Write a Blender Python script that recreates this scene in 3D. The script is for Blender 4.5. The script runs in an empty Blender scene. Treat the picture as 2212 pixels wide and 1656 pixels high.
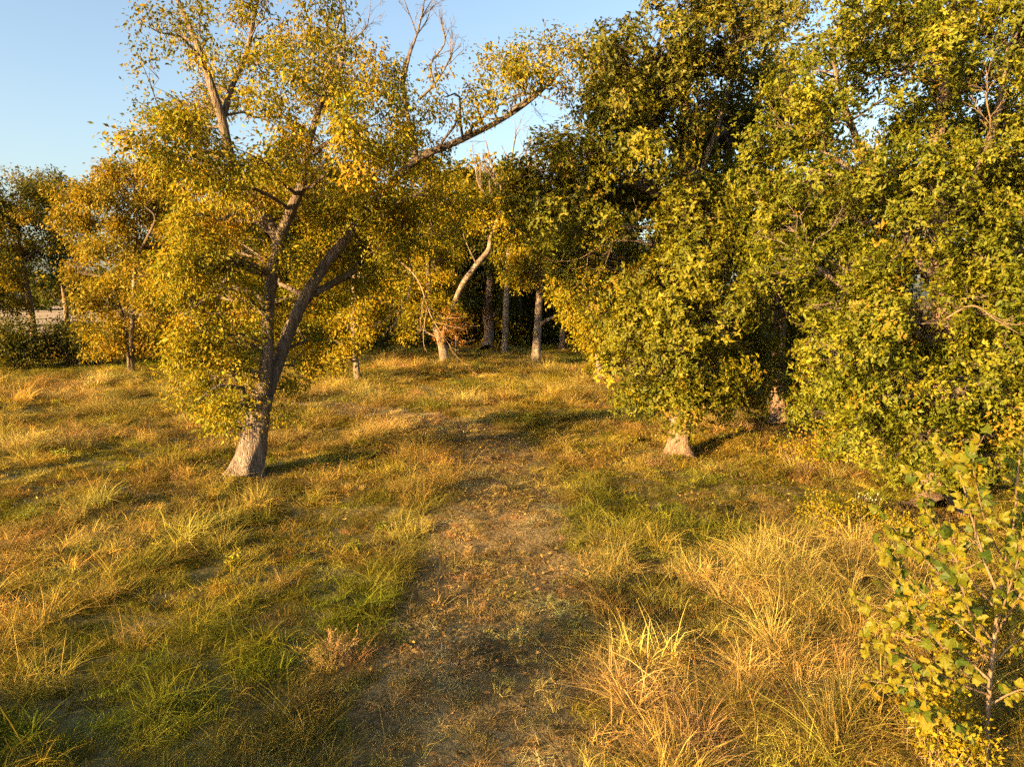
import bpy, math, random
import numpy as np
from mathutils import Vector, Matrix

# ------------------------------------------------------------------ camera, sky, sun, exposure
S = bpy.context.scene
COL = S.collection
PITCH = math.radians(7.0)
CAM_H = 5.0
FPX = 1534.0                      # focal length in pixels of a 2212 px wide picture
cam = bpy.data.cameras.new('camera')
cam.sensor_width = 36.0
cam.lens = FPX / 2212.0 * 36.0
cam.clip_start = 0.1
cam.clip_end = 6000.0
camo = bpy.data.objects.new('camera', cam)
COL.objects.link(camo)
camo.location = (0, 0, CAM_H)
camo.rotation_euler = (math.pi / 2 - PITCH, 0, 0)
S.camera = camo

SUN_EL = math.radians(12.0)
SUN_TO = np.array([0.76, 0.65])   # the way the shadows fall on the ground
SUN_TO = SUN_TO / np.linalg.norm(SUN_TO)
world = bpy.data.worlds.new('World')
S.world = world
world.use_nodes = True
wn = world.node_tree.nodes
bg = wn['Background']
sky = wn.new('ShaderNodeTexSky')
sky.sky_type = 'NISHITA'
sky.sun_disc = False
sky.sun_elevation = SUN_EL
sky.sun_rotation = math.atan2(-SUN_TO[0], -SUN_TO[1])
sky.altitude = 200
sky.air_density = 1.0
sky.dust_density = 3.4
sky.ozone_density = 1.1
world.node_tree.links.new(sky.outputs[0], bg.inputs[0])
bg.inputs[1].default_value = 0.07

sun = bpy.data.lights.new('sun', 'SUN')
sun.energy = 5.0
sun.angle = math.radians(0.55)
sun.color = (1.0, 0.63, 0.27)
suno = bpy.data.objects.new('sun', sun)
COL.objects.link(suno)
suno.location = (-60, -50, 40)
d_ = Vector((SUN_TO[0] * math.cos(SUN_EL), SUN_TO[1] * math.cos(SUN_EL), -math.sin(SUN_EL)))
suno.rotation_euler = d_.to_track_quat('-Z', 'Y').to_euler()

vs = S.view_settings
S.display_settings.display_device = 'sRGB'
vs.view_transform = 'Standard'
vs.look = 'None'
vs.gamma = 1.0
vs.exposure = 2.42
vs.use_curve_mapping = False
S.render.engine = 'CYCLES'
S.cycles.max_bounces = 4
S.cycles.diffuse_bounces = 2
S.cycles.glossy_bounces = 2
S.cycles.transmission_bounces = 4
S.cycles.use_denoising = False
S.cycles.use_adaptive_sampling = True
S.cycles.adaptive_threshold = 0.035

rng = np.random.default_rng(7)

# ------------------------------------------------------------------ picture <-> place
CT, ST = math.cos(PITCH), math.sin(PITCH)

def P(px, py, d):
    """the point seen at (px, py) of the 2212 px picture, d metres ahead"""
    u = (px - 1106.0) / FPX
    v = -(py - 828.0) / FPX
    x, y, z = u, CT + v * ST, -ST + v * CT
    t = d / y
    return np.array([x * t, d, CAM_H + z * t])

def gz(x, y):
    x = np.asarray(x, float); y = np.asarray(y, float)
    h = 0.07 * np.sin(0.53 * x + 1.1) * np.cos(0.41 * y) + 0.05 * np.sin(0.9 * y + 0.6 * x) + 0.03 * np.sin(1.7 * x - 1.3 * y + 2)
    return h * np.clip(1.0, 0, 1)

def G(px, py):
    u = (px - 1106.0) / FPX
    v = -(py - 828.0) / FPX
    x, y, z = u, CT + v * ST, -ST + v * CT
    t = -CAM_H / z
    X, Y = x * t, y * t
    return np.array([X, Y, float(gz(X, Y))])

def proj(x, y, z):
    dz = z - CAM_H
    f = y * CT - dz * ST
    f = np.where(f < 0.05, 0.05, f)
    v = (y * ST + dz * CT) / f
    return 1106 + x / f * FPX, 828 - v * FPX

# ------------------------------------------------------------------ materials
def newmat(name):
    m = bpy.data.materials.new(name)
    m.use_nodes = True
    nt = m.node_tree
    for n in list(nt.nodes):
        nt.nodes.remove(n)
    return m, nt, nt.nodes, nt.links

def ramp(N, stops):
    r = N.new('ShaderNodeValToRGB')
    e = r.color_ramp.elements
    while len(e) < len(stops):
        e.new(0.5)
    for el, (p, c) in zip(e, stops):
        el.position = p
        el.color = (c[0], c[1], c[2], 1)
    return r

def leaf_mat(name, attr='col', attr_type='GEOMETRY', trans=0.32, rough=0.5, spec=0.35, warm=(1.25, 1.1, 0.5)):
    m, nt, N, L = newmat(name)
    a = N.new('ShaderNodeAttribute'); a.attribute_name = attr; a.attribute_type = attr_type
    p = N.new('ShaderNodeBsdfPrincipled')
    p.inputs['Roughness'].default_value = rough
    p.inputs['Specular IOR Level'].default_value = spec
    L.new(a.outputs['Color'], p.inputs['Base Color'])
    mul = N.new('ShaderNodeMix'); mul.data_type = 'RGBA'; mul.blend_type = 'MULTIPLY'
    mul.inputs[0].default_value = 1.0
    L.new(a.outputs['Color'], mul.inputs[6]); mul.inputs[7].default_value = (*warm, 1)
    t = N.new('ShaderNodeBsdfTranslucent')
    L.new(mul.outputs[2], t.inputs['Color'])
    mx = N.new('ShaderNodeMixShader'); mx.inputs[0].default_value = trans
    L.new(p.outputs[0], mx.inputs[1]); L.new(t.outputs[0], mx.inputs[2])
    o = N.new('ShaderNodeOutputMaterial'); L.new(mx.outputs[0], o.inputs[0])
    return m

def blade_mat(name, inst):
    m, nt, N, L = newmat(name)
    a = N.new('ShaderNodeAttribute'); a.attribute_name = 'col'
    c = a.outputs['Color']
    if inst:
        b = N.new('ShaderNodeAttribute'); b.attribute_name = 'icol'; b.attribute_type = 'INSTANCER'
        mu = N.new('ShaderNodeMix'); mu.data_type = 'RGBA'; mu.blend_type = 'MULTIPLY'; mu.inputs[0].default_value = 1.0
        L.new(a.outputs['Color'], mu.inputs[6]); L.new(b.outputs['Color'], mu.inputs[7])
        c = mu.outputs[2]
    d = N.new('ShaderNodeBsdfDiffuse'); L.new(c, d.inputs[0])
    t = N.new('ShaderNodeBsdfTranslucent'); L.new(c, t.inputs[0])
    mx = N.new('ShaderNodeMixShader'); mx.inputs[0].default_value = 0.35
    L.new(d.outputs[0], mx.inputs[1]); L.new(t.outputs[0], mx.inputs[2])
    o = N.new('ShaderNodeOutputMaterial'); L.new(mx.outputs[0], o.inputs[0])
    return m

def bark_mat(name, c0, c1, c2, scale=9.0, bump=0.6, blotch=None):
    m, nt, N, L = newmat(name)
    tc = N.new('ShaderNodeTexCoord')
    mp = N.new('ShaderNodeMapping'); mp.inputs['Scale'].default_value = (1, 1, 0.16)
    L.new(tc.outputs['Object'], mp.inputs[0])
    n1 = N.new('ShaderNodeTexNoise'); n1.inputs['Scale'].default_value = scale; n1.inputs['Detail'].default_value = 7
    n1.inputs['Roughness'].default_value = 0.65
    L.new(mp.outputs[0], n1.inputs['Vector'])
    vo = N.new('ShaderNodeTexVoronoi'); vo.feature = 'DISTANCE_TO_EDGE'; vo.inputs['Scale'].default_value = scale * 1.6
    L.new(mp.outputs[0], vo.inputs['Vector'])
    r = ramp(N, [(0.3, c0), (0.52, c1), (0.72, c2)])
    L.new(n1.outputs[0], r.inputs[0])
    col = r.outputs[0]
    if blotch:
        n2 = N.new('ShaderNodeTexNoise'); n2.inputs['Scale'].default_value = 2.2; n2.inputs['Detail'].default_value = 4
        L.new(tc.outputs['Object'], n2.inputs['Vector'])
        r2 = ramp(N, [(0.47, (0, 0, 0)), (0.53, (1, 1, 1))])
        L.new(n2.outputs[0], r2.inputs[0])
        mx = N.new('ShaderNodeMix'); mx.data_type = 'RGBA'
        L.new(r2.outputs[0], mx.inputs[0]); L.new(col, mx.inputs[6]); mx.inputs[7].default_value = (*blotch, 1)
        col = mx.outputs[2]
    p = N.new('ShaderNodeBsdfPrincipled'); p.inputs['Roughness'].default_value = 0.9
    p.inputs['Specular IOR Level'].default_value = 0.15
    L.new(col, p.inputs['Base Color'])
    ml = N.new('ShaderNodeMath'); ml.operation = 'MULTIPLY_ADD'
    L.new(vo.outputs['Distance'], ml.inputs[0]); ml.inputs[1].default_value = 1.2; L.new(n1.outputs[0], ml.inputs[2])
    b = N.new('ShaderNodeBump'); b.inputs['Strength'].default_value = bump; b.inputs['Distance'].default_value = 0.05
    L.new(ml.outputs[0], b.inputs['Height']); L.new(b.outputs[0], p.inputs['Normal'])
    o = N.new('ShaderNodeOutputMaterial'); L.new(p.outputs[0], o.inputs[0])
    return m

def ground_mat(name, stops, scale, detail_scale, bump=0.5):
    m, nt, N, L = newmat(name)
    tc = N.new('ShaderNodeTexCoord')
    n1 = N.new('ShaderNodeTexNoise'); n1.inputs['Scale'].default_value = scale; n1.inputs['Detail'].default_value = 6
    n2 = N.new('ShaderNodeTexNoise'); n2.inputs['Scale'].default_value = detail_scale; n2.inputs['Detail'].default_value = 5
    L.new(tc.outputs['Object'], n1.inputs['Vector']); L.new(tc.outputs['Object'], n2.inputs['Vector'])
    ad = N.new('ShaderNodeMath'); ad.operation = 'MULTIPLY_ADD'
    L.new(n2.outputs[0], ad.inputs[0]); ad.inputs[1].default_value = 0.55; 
    sb = N.new('ShaderNodeMath'); sb.operation = 'SUBTRACT'; L.new(n1.outputs[0], sb.inputs[0]); sb.inputs[1].default_value = 0.27
    L.new(sb.outputs[0], ad.inputs[2])
    r = ramp(N, stops); L.new(ad.outputs[0], r.inputs[0])
    p = N.new('ShaderNodeBsdfPrincipled'); p.inputs['Roughness'].default_value = 0.95
    p.inputs['Specular IOR Level'].default_value = 0.1
    L.new(r.outputs[0], p.inputs['Base Color'])
    b = N.new('ShaderNodeBump'); b.inputs['Strength'].default_value = bump; b.inputs['Distance'].default_value = 0.06
    L.new(n2.outputs[0], b.inputs['Height']); L.new(b.outputs[0], p.inputs['Normal'])
    o = N.new('ShaderNodeOutputMaterial'); L.new(p.outputs[0], o.inputs[0])
    return m

M = {}
M['leaf'] = leaf_mat('leaf_broad', trans=0.4, rough=0.55, spec=0.15)
M['oak_leaf'] = leaf_mat('leaf_oak', trans=0.34, rough=0.5, spec=0.2)
M['blade'] = blade_mat('grass_blade', True)
M['clump_blade'] = blade_mat('clump_blade', False)
M['bark_grey'] = bark_mat('bark_grey', (0.055, 0.042, 0.032), (0.16, 0.128, 0.1), (0.3, 0.25, 0.2), 12, 1.2)
M['bark_limb'] = bark_mat('bark_limb', (0.05, 0.038, 0.028), (0.115, 0.09, 0.068), (0.21, 0.17, 0.13), 11, 0.9)
M['bark_oak'] = bark_mat('bark_oak', (0.07, 0.046, 0.03), (0.19, 0.13, 0.085), (0.31, 0.22, 0.15), 12, 1.0)
M['bark_twig'] = bark_mat('bark_twig', (0.1, 0.07, 0.04), (0.17, 0.12, 0.07), (0.25, 0.18, 0.11), 20, 0.3)
M['bark_pale'] = bark_mat('bark_pale', (0.1, 0.075, 0.05), (0.2, 0.16, 0.115), (0.32, 0.27, 0.21), 6, 0.6, blotch=(0.12, 0.09, 0.065))
M['bark_dead'] = bark_mat('bark_dead', (0.07, 0.06, 0.05), (0.13, 0.11, 0.09), (0.2, 0.175, 0.15), 8, 0.4)
M['bark_tan'] = bark_mat('bark_tan', (0.17, 0.115, 0.07), (0.28, 0.2, 0.125), (0.38, 0.28, 0.18), 8, 0.3)
M['post'] = bark_mat('post_wood', (0.1, 0.085, 0.07), (0.2, 0.17, 0.14), (0.3, 0.26, 0.22), 14, 0.5)
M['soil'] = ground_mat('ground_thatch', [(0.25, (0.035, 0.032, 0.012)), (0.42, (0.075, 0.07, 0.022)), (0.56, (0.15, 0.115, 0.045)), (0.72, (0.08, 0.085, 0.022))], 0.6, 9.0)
M['path'] = ground_mat('path_thatch', [(0.25, (0.045, 0.034, 0.015)), (0.45, (0.11, 0.08, 0.034)), (0.6, (0.19, 0.14, 0.062)), (0.75, (0.09, 0.072, 0.025))], 0.9, 14.0, 0.7)
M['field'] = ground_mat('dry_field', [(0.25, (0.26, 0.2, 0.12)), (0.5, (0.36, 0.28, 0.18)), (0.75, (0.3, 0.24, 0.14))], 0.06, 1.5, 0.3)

# ------------------------------------------------------------------ mesh helpers
def mesh_np(name, V, F, mat, parent=None, cols=None, smooth=False):
    """F: list of int arrays (n,3) / (n,4)"""
    me = bpy.data.meshes.new(name)
    V = np.asarray(V, np.float32)
    F = [np.asarray(f, np.int32) for f in F if len(f)]
    nv = len(V)
    nl = sum(f.size for f in F); nf = sum(len(f) for f in F)
    me.vertices.add(nv); me.vertices.foreach_set('co', V.ravel())
    me.loops.add(nl); me.loops.foreach_set('vertex_index', np.concatenate([f.ravel() for f in F]) if F else np.zeros(0, np.int32))
    me.polygons.add(nf)
    tot = np.concatenate([np.full(len(f), f.shape[1], np.int32) for f in F])
    st = np.zeros(nf, np.int32); st[1:] = np.cumsum(tot)[:-1]
    me.polygons.foreach_set('loop_start', st)
    if smooth:
        me.polygons.foreach_set('use_smooth', np.ones(nf, bool))
    me.update(calc_edges=True)
    if cols is not None:
        a = me.color_attributes.new('col', 'FLOAT_COLOR', 'POINT')
        c4 = np.ones((nv, 4), np.float32); c4[:, :3] = cols
        a.data.foreach_set('color', c4.ravel())
    me.materials.append(mat)
    o = bpy.data.objects.new(name, me)
    COL.objects.link(o)
    if parent is not None:
        o.parent = parent
        o.location = -Vector(parent.location) if False else (0, 0, 0)
    return o

def empty(name, loc, label, cat, group=None):
    o = bpy.data.objects.new(name, None)
    COL.objects.link(o)
    o.location = loc
    o.empty_display_size = 0.3
    o['label'] = label; o['category'] = cat
    if group: o['group'] = group
    return o

def tag(o, label=None, cat=None, group=None, kind=None):
    if label: o['label'] = label
    if cat: o['category'] = cat
    if group: o['group'] = group
    if kind: o['kind'] = kind
    return o

def nrm(a):
    return a / np.maximum(np.linalg.norm(a, axis=-1, keepdims=True), 1e-9)

def tubes(pts, rad, sides=5, cap=False):
    """pts (n,k,3), rad (n,k) -> V, F of n tapered tubes"""
    pts = np.asarray(pts, float); rad = np.asarray(rad, float)
    n, k, _ = pts.shape
    T = np.empty_like(pts)
    T[:, 1:-1] = pts[:, 2:] - pts[:, :-2]
    T[:, 0] = pts[:, 1] - pts[:, 0]; T[:, -1] = pts[:, -1] - pts[:, -2]
    T = nrm(T)
    av = nrm(T.mean(1))
    ref = np.where(np.abs(av[:, 2:3]) > 0.8, np.array([[1.0, 0.2, 0]]), np.array([[0, 0.1, 1.0]]))
    U = nrm(np.cross(T, ref[:, None, :])); W = np.cross(T, U)
    a = np.arange(sides) / sides * 2 * np.pi
    ring = U[:, :, None, :] * np.cos(a)[None, None, :, None] + W[:, :, None, :] * np.sin(a)[None, None, :, None]
    V = pts[:, :, None, :] + ring * rad[:, :, None, None]
    V = V.reshape(-1, 3)
    i = np.arange(n)[:, None, None] * (k * sides); j = np.arange(k - 1)[None, :, None] * sides; s = np.arange(sides)[None, None, :]
    s2 = (s + 1) % sides
    F = np.stack([i + j + s, i + j + s2, i + j + sides + s2, i + j + sides + s], -1).reshape(-1, 4)
    return V, F

def join(parts):
    Vs, Fs, off = [], [], 0
    for V, F in parts:
        Vs.append(V); Fs.append(F + off); off += len(V)
    return np.concatenate(Vs), np.concatenate(Fs)

def catmull(pts, rad, sub=5):
    pts = np.asarray(pts, float); rad = np.asarray(rad, float)
    if len(pts) < 3:
        t = np.linspace(0, 1, sub + 1)[:, None]
        return pts[0] * (1 - t) + pts[-1] * t, rad[0] * (1 - t[:, 0]) + rad[-1] * t[:, 0]
    p = np.vstack([2 * pts[0] - pts[1], pts, 2 * pts[-1] - pts[-2]])
    out, ro = [], []
    for i in range(1, len(p) - 2):
        for t in np.arange(sub) / sub:
            a, b, c, d = p[i - 1], p[i], p[i + 1], p[i + 2]
            out.append(0.5 * ((2 * b) + (-a + c) * t + (2 * a - 5 * b + 4 * c - d) * t * t + (-a + 3 * b - 3 * c + d) * t ** 3))
            ro.append(rad[i - 1] * (1 - t) + rad[i] * t)
    out.append(pts[-1]); ro.append(rad[-1])
    return np.array(out), np.array(ro)

def trunk_tube(pts, rad, sides=16, flare=0.0, seed=0, rough=0.05):
    """one trunk or limb: smooth path, uneven section, root flare at its foot"""
    r_ = np.random.default_rng(seed)
    p, r = catmull(pts, rad, 6)
    if flare > 0:                    # finer rings at the foot
        a, b = p[0], p[1]
        ts = np.array([0, 0.12, 0.25, 0.42, 0.65])
        p = np.vstack([a + (b - a) * ts[:, None], p[1:]])
        r = np.concatenate([r[0] + (r[1] - r[0]) * ts, r[1:]])
    V, F = tubes(p[None], r[None], sides)
    k = len(p)
    V = V.reshape(k, sides, 3)
    c = p[:, None, :]
    ang = np.arange(sides) / sides * 2 * np.pi
    h = np.linalg.norm(p - p[0], axis=1)
    ph = r_.uniform(0, 6.28, 4)
    mod = 1 + rough * (np.sin(3 * ang[None] + ph[0] + h[:, None] * 0.9) + 0.7 * np.sin(5 * ang[None] + ph[1] - h[:, None] * 1.7)) + r_.normal(0, rough * 0.35, (k, sides))
    if flare > 0:
        r0 = rad[0]
        fl = np.exp(-h / (r0 * 1.2))[:, None]
        mod = mod + flare * fl * (0.7 + 0.75 * np.sin(5 * ang[None] + ph[2]) + 0.4 * np.sin(3 * ang[None] + ph[3]))
    V = c + (V - c) * mod[:, :, None]
    return V.reshape(-1, 3), F, p, r

def leaves(pos, axis, nor, L, W, fold=0.25, droop=0.15):
    """two-triangle leaves folded along the midrib"""
    axis = nrm(axis)
    nor = nrm(nor - (nor * axis).sum(-1, keepdims=True) * axis)
    s = np.cross(axis, nor)
    L = L[:, None]; W = W[:, None]
    b = pos
    l = pos + axis * L * 0.45 + s * W * 0.5 + nor * W * fold
    t = pos + axis * L - nor * L * droop
    r = pos + axis * L * 0.45 - s * W * 0.5 + nor * W * fold
    V = np.stack([b, l, t, r], 1).reshape(-1, 3)
    i = np.arange(len(pos))[:, None] * 4
    F = np.concatenate([i + np.array([[0, 2, 1]]), i + np.array([[0, 3, 2]])], 0)
    return V, F

def pick_cols(pal, n, r_, jit=0.18):
    c = np.array([p[:3] for p in pal], float); w = np.array([p[3] for p in pal], float); w /= w.sum()
    k = r_.choice(len(c), n, p=w)
    return c[k] * np.exp(r_.normal(0, jit, (n, 1)))

# palettes: (r, g, b, weight)
PAL_ASH = [(0.145, 0.155, 0.008, 3.6), (0.225, 0.2, 0.01, 4), (0.32, 0.235, 0.012, 2.8), (0.32, 0.17, 0.012, 0.7), (0.075, 0.095, 0.008, 1.6)]
PAL_ASHTOP = [(0.13, 0.14, 0.012, 3), (0.21, 0.18, 0.012, 3), (0.29, 0.2, 0.014, 2), (0.08, 0.09, 0.012, 2)]
PAL_OAK = [(0.08, 0.095, 0.008, 3), (0.135, 0.138, 0.009, 4), (0.2, 0.175, 0.01, 2.6), (0.22, 0.135, 0.014, 0.5)]
PAL_OAKC = [(0.078, 0.1, 0.008, 3.4), (0.13, 0.142, 0.009, 4), (0.19, 0.178, 0.011, 2.4), (0.23, 0.145, 0.014, 0.4)]
PAL_OAKTOP = [(0.08, 0.092, 0.014, 3), (0.13, 0.125, 0.017, 3), (0.18, 0.15, 0.018, 2)]
PAL_ORANGE = [(0.25, 0.18, 0.012, 4), (0.19, 0.16, 0.012, 3.5), (0.28, 0.16, 0.014, 1.0), (0.12, 0.12, 0.01, 2.4)]
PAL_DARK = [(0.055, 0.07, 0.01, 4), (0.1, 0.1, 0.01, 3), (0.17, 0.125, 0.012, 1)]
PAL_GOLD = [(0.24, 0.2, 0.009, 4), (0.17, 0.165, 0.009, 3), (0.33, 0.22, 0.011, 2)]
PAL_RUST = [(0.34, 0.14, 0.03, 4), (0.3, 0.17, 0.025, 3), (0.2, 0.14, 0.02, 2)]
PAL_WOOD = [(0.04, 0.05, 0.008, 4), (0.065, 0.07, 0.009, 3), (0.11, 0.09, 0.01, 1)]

def make_tree(name, label, d, trunks, lobes, spec, cat='tree', group=None, base=None, dspread=2.5, seed=1, bare=None, limb_names=None):
    """trunks: list of [(px,py,depth offset,radius)...]; first starts on the ground.  lobes: (px,py,r px[,depth offset])"""
    r_ = np.random.default_rng(seed)
    sc = d / FPX
    b0 = G(trunks[0][0][0], trunks[0][0][1]) if base is None else np.array(base, float)
    b0[2] -= 0.06
    root = empty(name, b0, label, cat, group)
    bl = b0
    nodes, noder = [], []
    bark = M[spec.get('bark', 'bark_oak')]
    for i, tr in enumerate(trunks):
        pts = [P(q[0], q[1], d + q[2]) for q in tr]
        rad = [q[3] for q in tr]
        if i == 0:
            pts[0] = b0.copy()
        V, F, p, r = trunk_tube(pts, rad, spec.get('sides', 14) if i == 0 else 10, spec.get('flare', 0.5) if i == 0 else 0, seed * 10 + i)
        mesh_np('trunk' if i == 0 else 'limb', V - bl, [F], bark if i == 0 else M[spec.get('limb', 'bark_limb')], root, smooth=True)
        nodes.append(p); noder.append(r)
    nodes = np.concatenate(nodes); noder = np.concatenate(noder)
    # lobes in space
    C, R = [], []
    xs = np.array([l[0] for l in lobes], float)
    xm, xw = xs.mean(), max(np.ptp(xs) / 2, 60)
    for l in lobes:
        dd = l[3] if len(l) > 3 else r_.uniform(-1, 1) * dspread * math.sqrt(max(0.15, 1 - ((l[0] - xm) / xw) ** 2 * 0.8))
        if spec.get('show_limbs') and len(l) <= 3:
            near_limb = min(math.hypot(l[0] - (a_[0] + (b_[0] - a_[0]) * t_), l[1] - (a_[1] + (b_[1] - a_[1]) * t_)) for tr in trunks[:7] for a_, b_ in zip(tr[:-1], tr[1:]) for t_ in (0, 0.25, 0.5, 0.75, 1))
            if near_limb < l[2] * 0.95 and r_.random() < spec['show_limbs']:
                dd = 0.5 + l[2] * d / FPX + abs(dd) * 0.5
        C.append(P(l[0], l[1], d + dd)); R.append(l[2] * (d + dd) / FPX)
    for e in spec.get('extra', []):      # lobes given in metres from the foot, for the sides the photo does not show
        C.append(b0 + np.array(e[:3])); R.append(e[3])
    C = np.array(C); R = np.array(R) * spec.get('swell', 1.12)
    # limb to lobe branches
    D = np.linalg.norm(C[:, None] - nodes[None], axis=2) + np.maximum(0, nodes[None, :, 2] - C[:, None, 2] + 0.3) * 1.5 + (nodes[None, :, 2] < b0[2] + 1.0) * 4
    D = D + np.where(noder[None] < 0.03, 0.5, 0)
    k = D.argmin(1)
    A = nodes[k]; rA = np.minimum(noder[k] * 0.45, 0.012 + 0.03 * np.linalg.norm(C - A, axis=1))
    t = np.linspace(0, 1, 6)[None, :, None]
    ln = np.linalg.norm(C - A, axis=1)[:, None, None]
    pts = A[:, None] * (1 - t) + C[:, None] * t + r_.normal(0, 0.06, (len(C), 6, 3)) * ln * np.sin(t * np.pi)
    pts[:, :, 2] += (np.sin(t * np.pi) * ln * 0.08)[:, :, 0]
    rr = rA[:, None] * (1 - np.linspace(0, 1, 6)[None] * 0.72)
    parts = [tubes(pts, rr, 6)]
    # clumps on the lobes
    rc = spec['rc']
    per = np.maximum(4, (spec['dens'] * 4 * np.pi * R ** 2).astype(int))
    if 'thin' in spec:
        per = np.where((C[:, 2] > spec['thin']) & (C[:, 0] < -1.0), (per * 0.42).astype(int), per)
    li = np.repeat(np.arange(len(C)), per)
    n = len(li)
    # bunches: every lobe is a handful of sprays with gaps between them
    nb = spec.get('bunch', 7)
    sd_ = nrm(r_.normal(0, 1, (len(C), nb, 3)) + np.array([0, 0, 0.15]))
    su = r_.uniform(spec.get('inner', 0.3), 1.0, (len(C), nb)) ** 0.6
    bi = r_.integers(0, nb, n)
    rad3 = np.stack([R, R * 1.1, R * spec.get('flat', 0.8)], 1)[li]
    loose = r_.random(n) < 0.07
    dr = np.where(loose[:, None], nrm(r_.normal(0, 1, (n, 3))), sd_[li, bi])
    g = np.clip(r_.normal(0, 1, (n, 3)), -2, 2) * spec.get('spray', 0.18)
    Q = C[li] + (dr * su[li, bi][:, None] + g) * rad3
    dr = nrm(dr + g * 1.5)
    keep = Q[:, 2] > gz(Q[:, 0], Q[:, 1]) + spec.get('clear', 0.35)
    Q, li, dr = Q[keep], li[keep], dr[keep]
    n = len(Q)
    # twigs
    tw = spec.get('twig', 0.75)
    sel = r_.random(n) < tw
    f = r_.uniform(0.35, 0.95, n)[:, None]
    kk = r_.integers(2, 6, n)
    st = pts[li, kk]
    md = st * 0.5 + Q * 0.5 + r_.normal(0, 0.1, (n, 3)) * np.linalg.norm(Q - st, axis=1)[:, None] + np.array([0, 0, 0.05])
    tp = np.stack([st, md, Q], 1)[sel]
    tr0 = spec.get('twig_r', 0.014)
    parts.append(tubes(tp, np.tile(np.array([[tr0, tr0 * 0.6, tr0 * 0.25]]), (len(tp), 1)), 3))
    V, F = join(parts)
    mesh_np('branches', V - bl, [F], M[spec.get('limb', 'bark_limb')], root, smooth=True)['kind'] = 'stuff'
    # leaves
    m = spec['lpc']
    # uneven clumps
    cm = np.maximum(3, (m * np.exp(r_.normal(0, 0.35, n))).astype(int))
    ci = np.repeat(np.arange(n), cm)
    N_ = len(ci)
    ccol = pick_cols(spec['pal'], n, r_, 0.15)
    if 'pal_top' in spec:
        zz = (Q[:, 2] - spec['top'][0]) / (spec['top'][1] - spec['top'][0]) + r_.normal(0, 0.15, n)
        tp_ = pick_cols(spec['pal_top'], n, r_, 0.15)
        ccol = np.where((zz > 0.5)[:, None], tp_, ccol)
    lcol = pick_cols(spec['pal'], N_, r_, 0.12)
    colr = ccol[ci] * 0.7 + lcol * 0.3
    wv = spec.get('whorl', 0)
    if wv:
        wh = np.arange(N_) // wv
        nw = wh.max() + 1
        wo = np.clip(r_.normal(0, 1, (nw, 3)), -1.7, 1.7) * rc
        wc = wo[wh] + Q[ci]
        ax = nrm(nrm(wo) * 0.6 + r_.normal(0, 0.28, (nw, 3)) + np.array([0, 0, 0.25]) + dr[ci[np.minimum(np.arange(nw) * wv, N_ - 1)]] * 0.9)[wh]
        rnd = r_.normal(0, 1, (N_, 3))
        side = nrm(rnd - (rnd * ax).sum(1, keepdims=True) * ax)
        axis = nrm(side + ax * r_.uniform(0.0, 0.9, (N_, 1)))
        nor = ax + r_.normal(0, 0.25, (N_, 3))
        pos = wc + axis * 0.01
    else:
        off = np.clip(r_.normal(0, 1, (N_, 3)), -1.8, 1.8) * rc * np.array([1, 1, 0.75])
        pos = Q[ci] + off
        axis = nrm(nrm(off) * 0.6 + dr[ci] * 0.4 + r_.normal(0, 0.5, (N_, 3)) + np.array([0, 0, -spec.get('hang', 0.45)]))
        nor = r_.normal(0, 0.5, (N_, 3)) + np.array([0, 0, 0.35]) + dr[ci] * 0.6 + nrm(off) * 0.5
    Ls = spec['L'] * np.exp(r_.normal(0, 0.22, N_)); Ws = Ls * spec['wl'] * r_.uniform(0.75, 1.2, N_)
    V, F = leaves(pos, axis, nor, Ls, Ws, spec.get('fold', 0.22), r_.uniform(0.0, 0.35, (N_, 1)))
    mesh_np('crown', V - bl, [F], M[spec.get('leaf', 'leaf')], root, cols=np.repeat(colr, 4, axis=0))
    return root, nodes

# ------------------------------------------------------------------ the ground, the path, the far field
def grid_mesh(name, xs, ys, mat, dz=0.0, kind='structure', zf=gz):
    X, Y = np.meshgrid(xs, ys)
    Z = zf(X, Y) + dz
    V = np.stack([X, Y, Z], -1).reshape(-1, 3)
    nx, ny = len(xs), len(ys)
    i = (np.arange(ny - 1)[:, None] * nx + np.arange(nx - 1)[None]).ravel()
    F = np.stack([i, i + 1, i + nx + 1, i + nx], 1)
    o = mesh_np(name, V, [F], mat, smooth=True)
    o['kind'] = kind
    return o

near = np.arange(-40, 40.1, 0.8)
xs = np.concatenate([-np.geomspace(3500, 42, 24), near, np.geomspace(42, 3500, 24)])
ys = np.concatenate([-np.geomspace(1500, 32, 16), np.arange(-30, 95.1, 0.8), np.geomspace(97, 3500, 26)])
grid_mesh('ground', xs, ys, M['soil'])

PATH = np.array([[-0.9, -12.0], [-0.75, 0.0]] + [list(G(*q)[:2]) for q in
                [(1000, 1656), (1050, 1400), (1072, 1250), (1088, 1120), (1090, 1030), (1066, 968), (1000, 930), (900, 906), (800, 890), (690, 878)]])
pp, _ = catmull(np.c_[PATH, np.zeros(len(PATH))], np.ones(len(PATH)), 10)
PATHP = pp[:, :2]
PATH_W = 1.5

def path_dist(x, y):
    q = np.stack([x, y], -1)
    out = np.full(len(q), 1e9)
    for a, b in zip(PATHP[:-1], PATHP[1:]):
        ab = b - a
        t = np.clip(((q - a) @ ab) / (ab @ ab), 0, 1)
        out = np.minimum(out, np.linalg.norm(q - a - t[:, None] * ab, axis=1))
    return out

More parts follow.
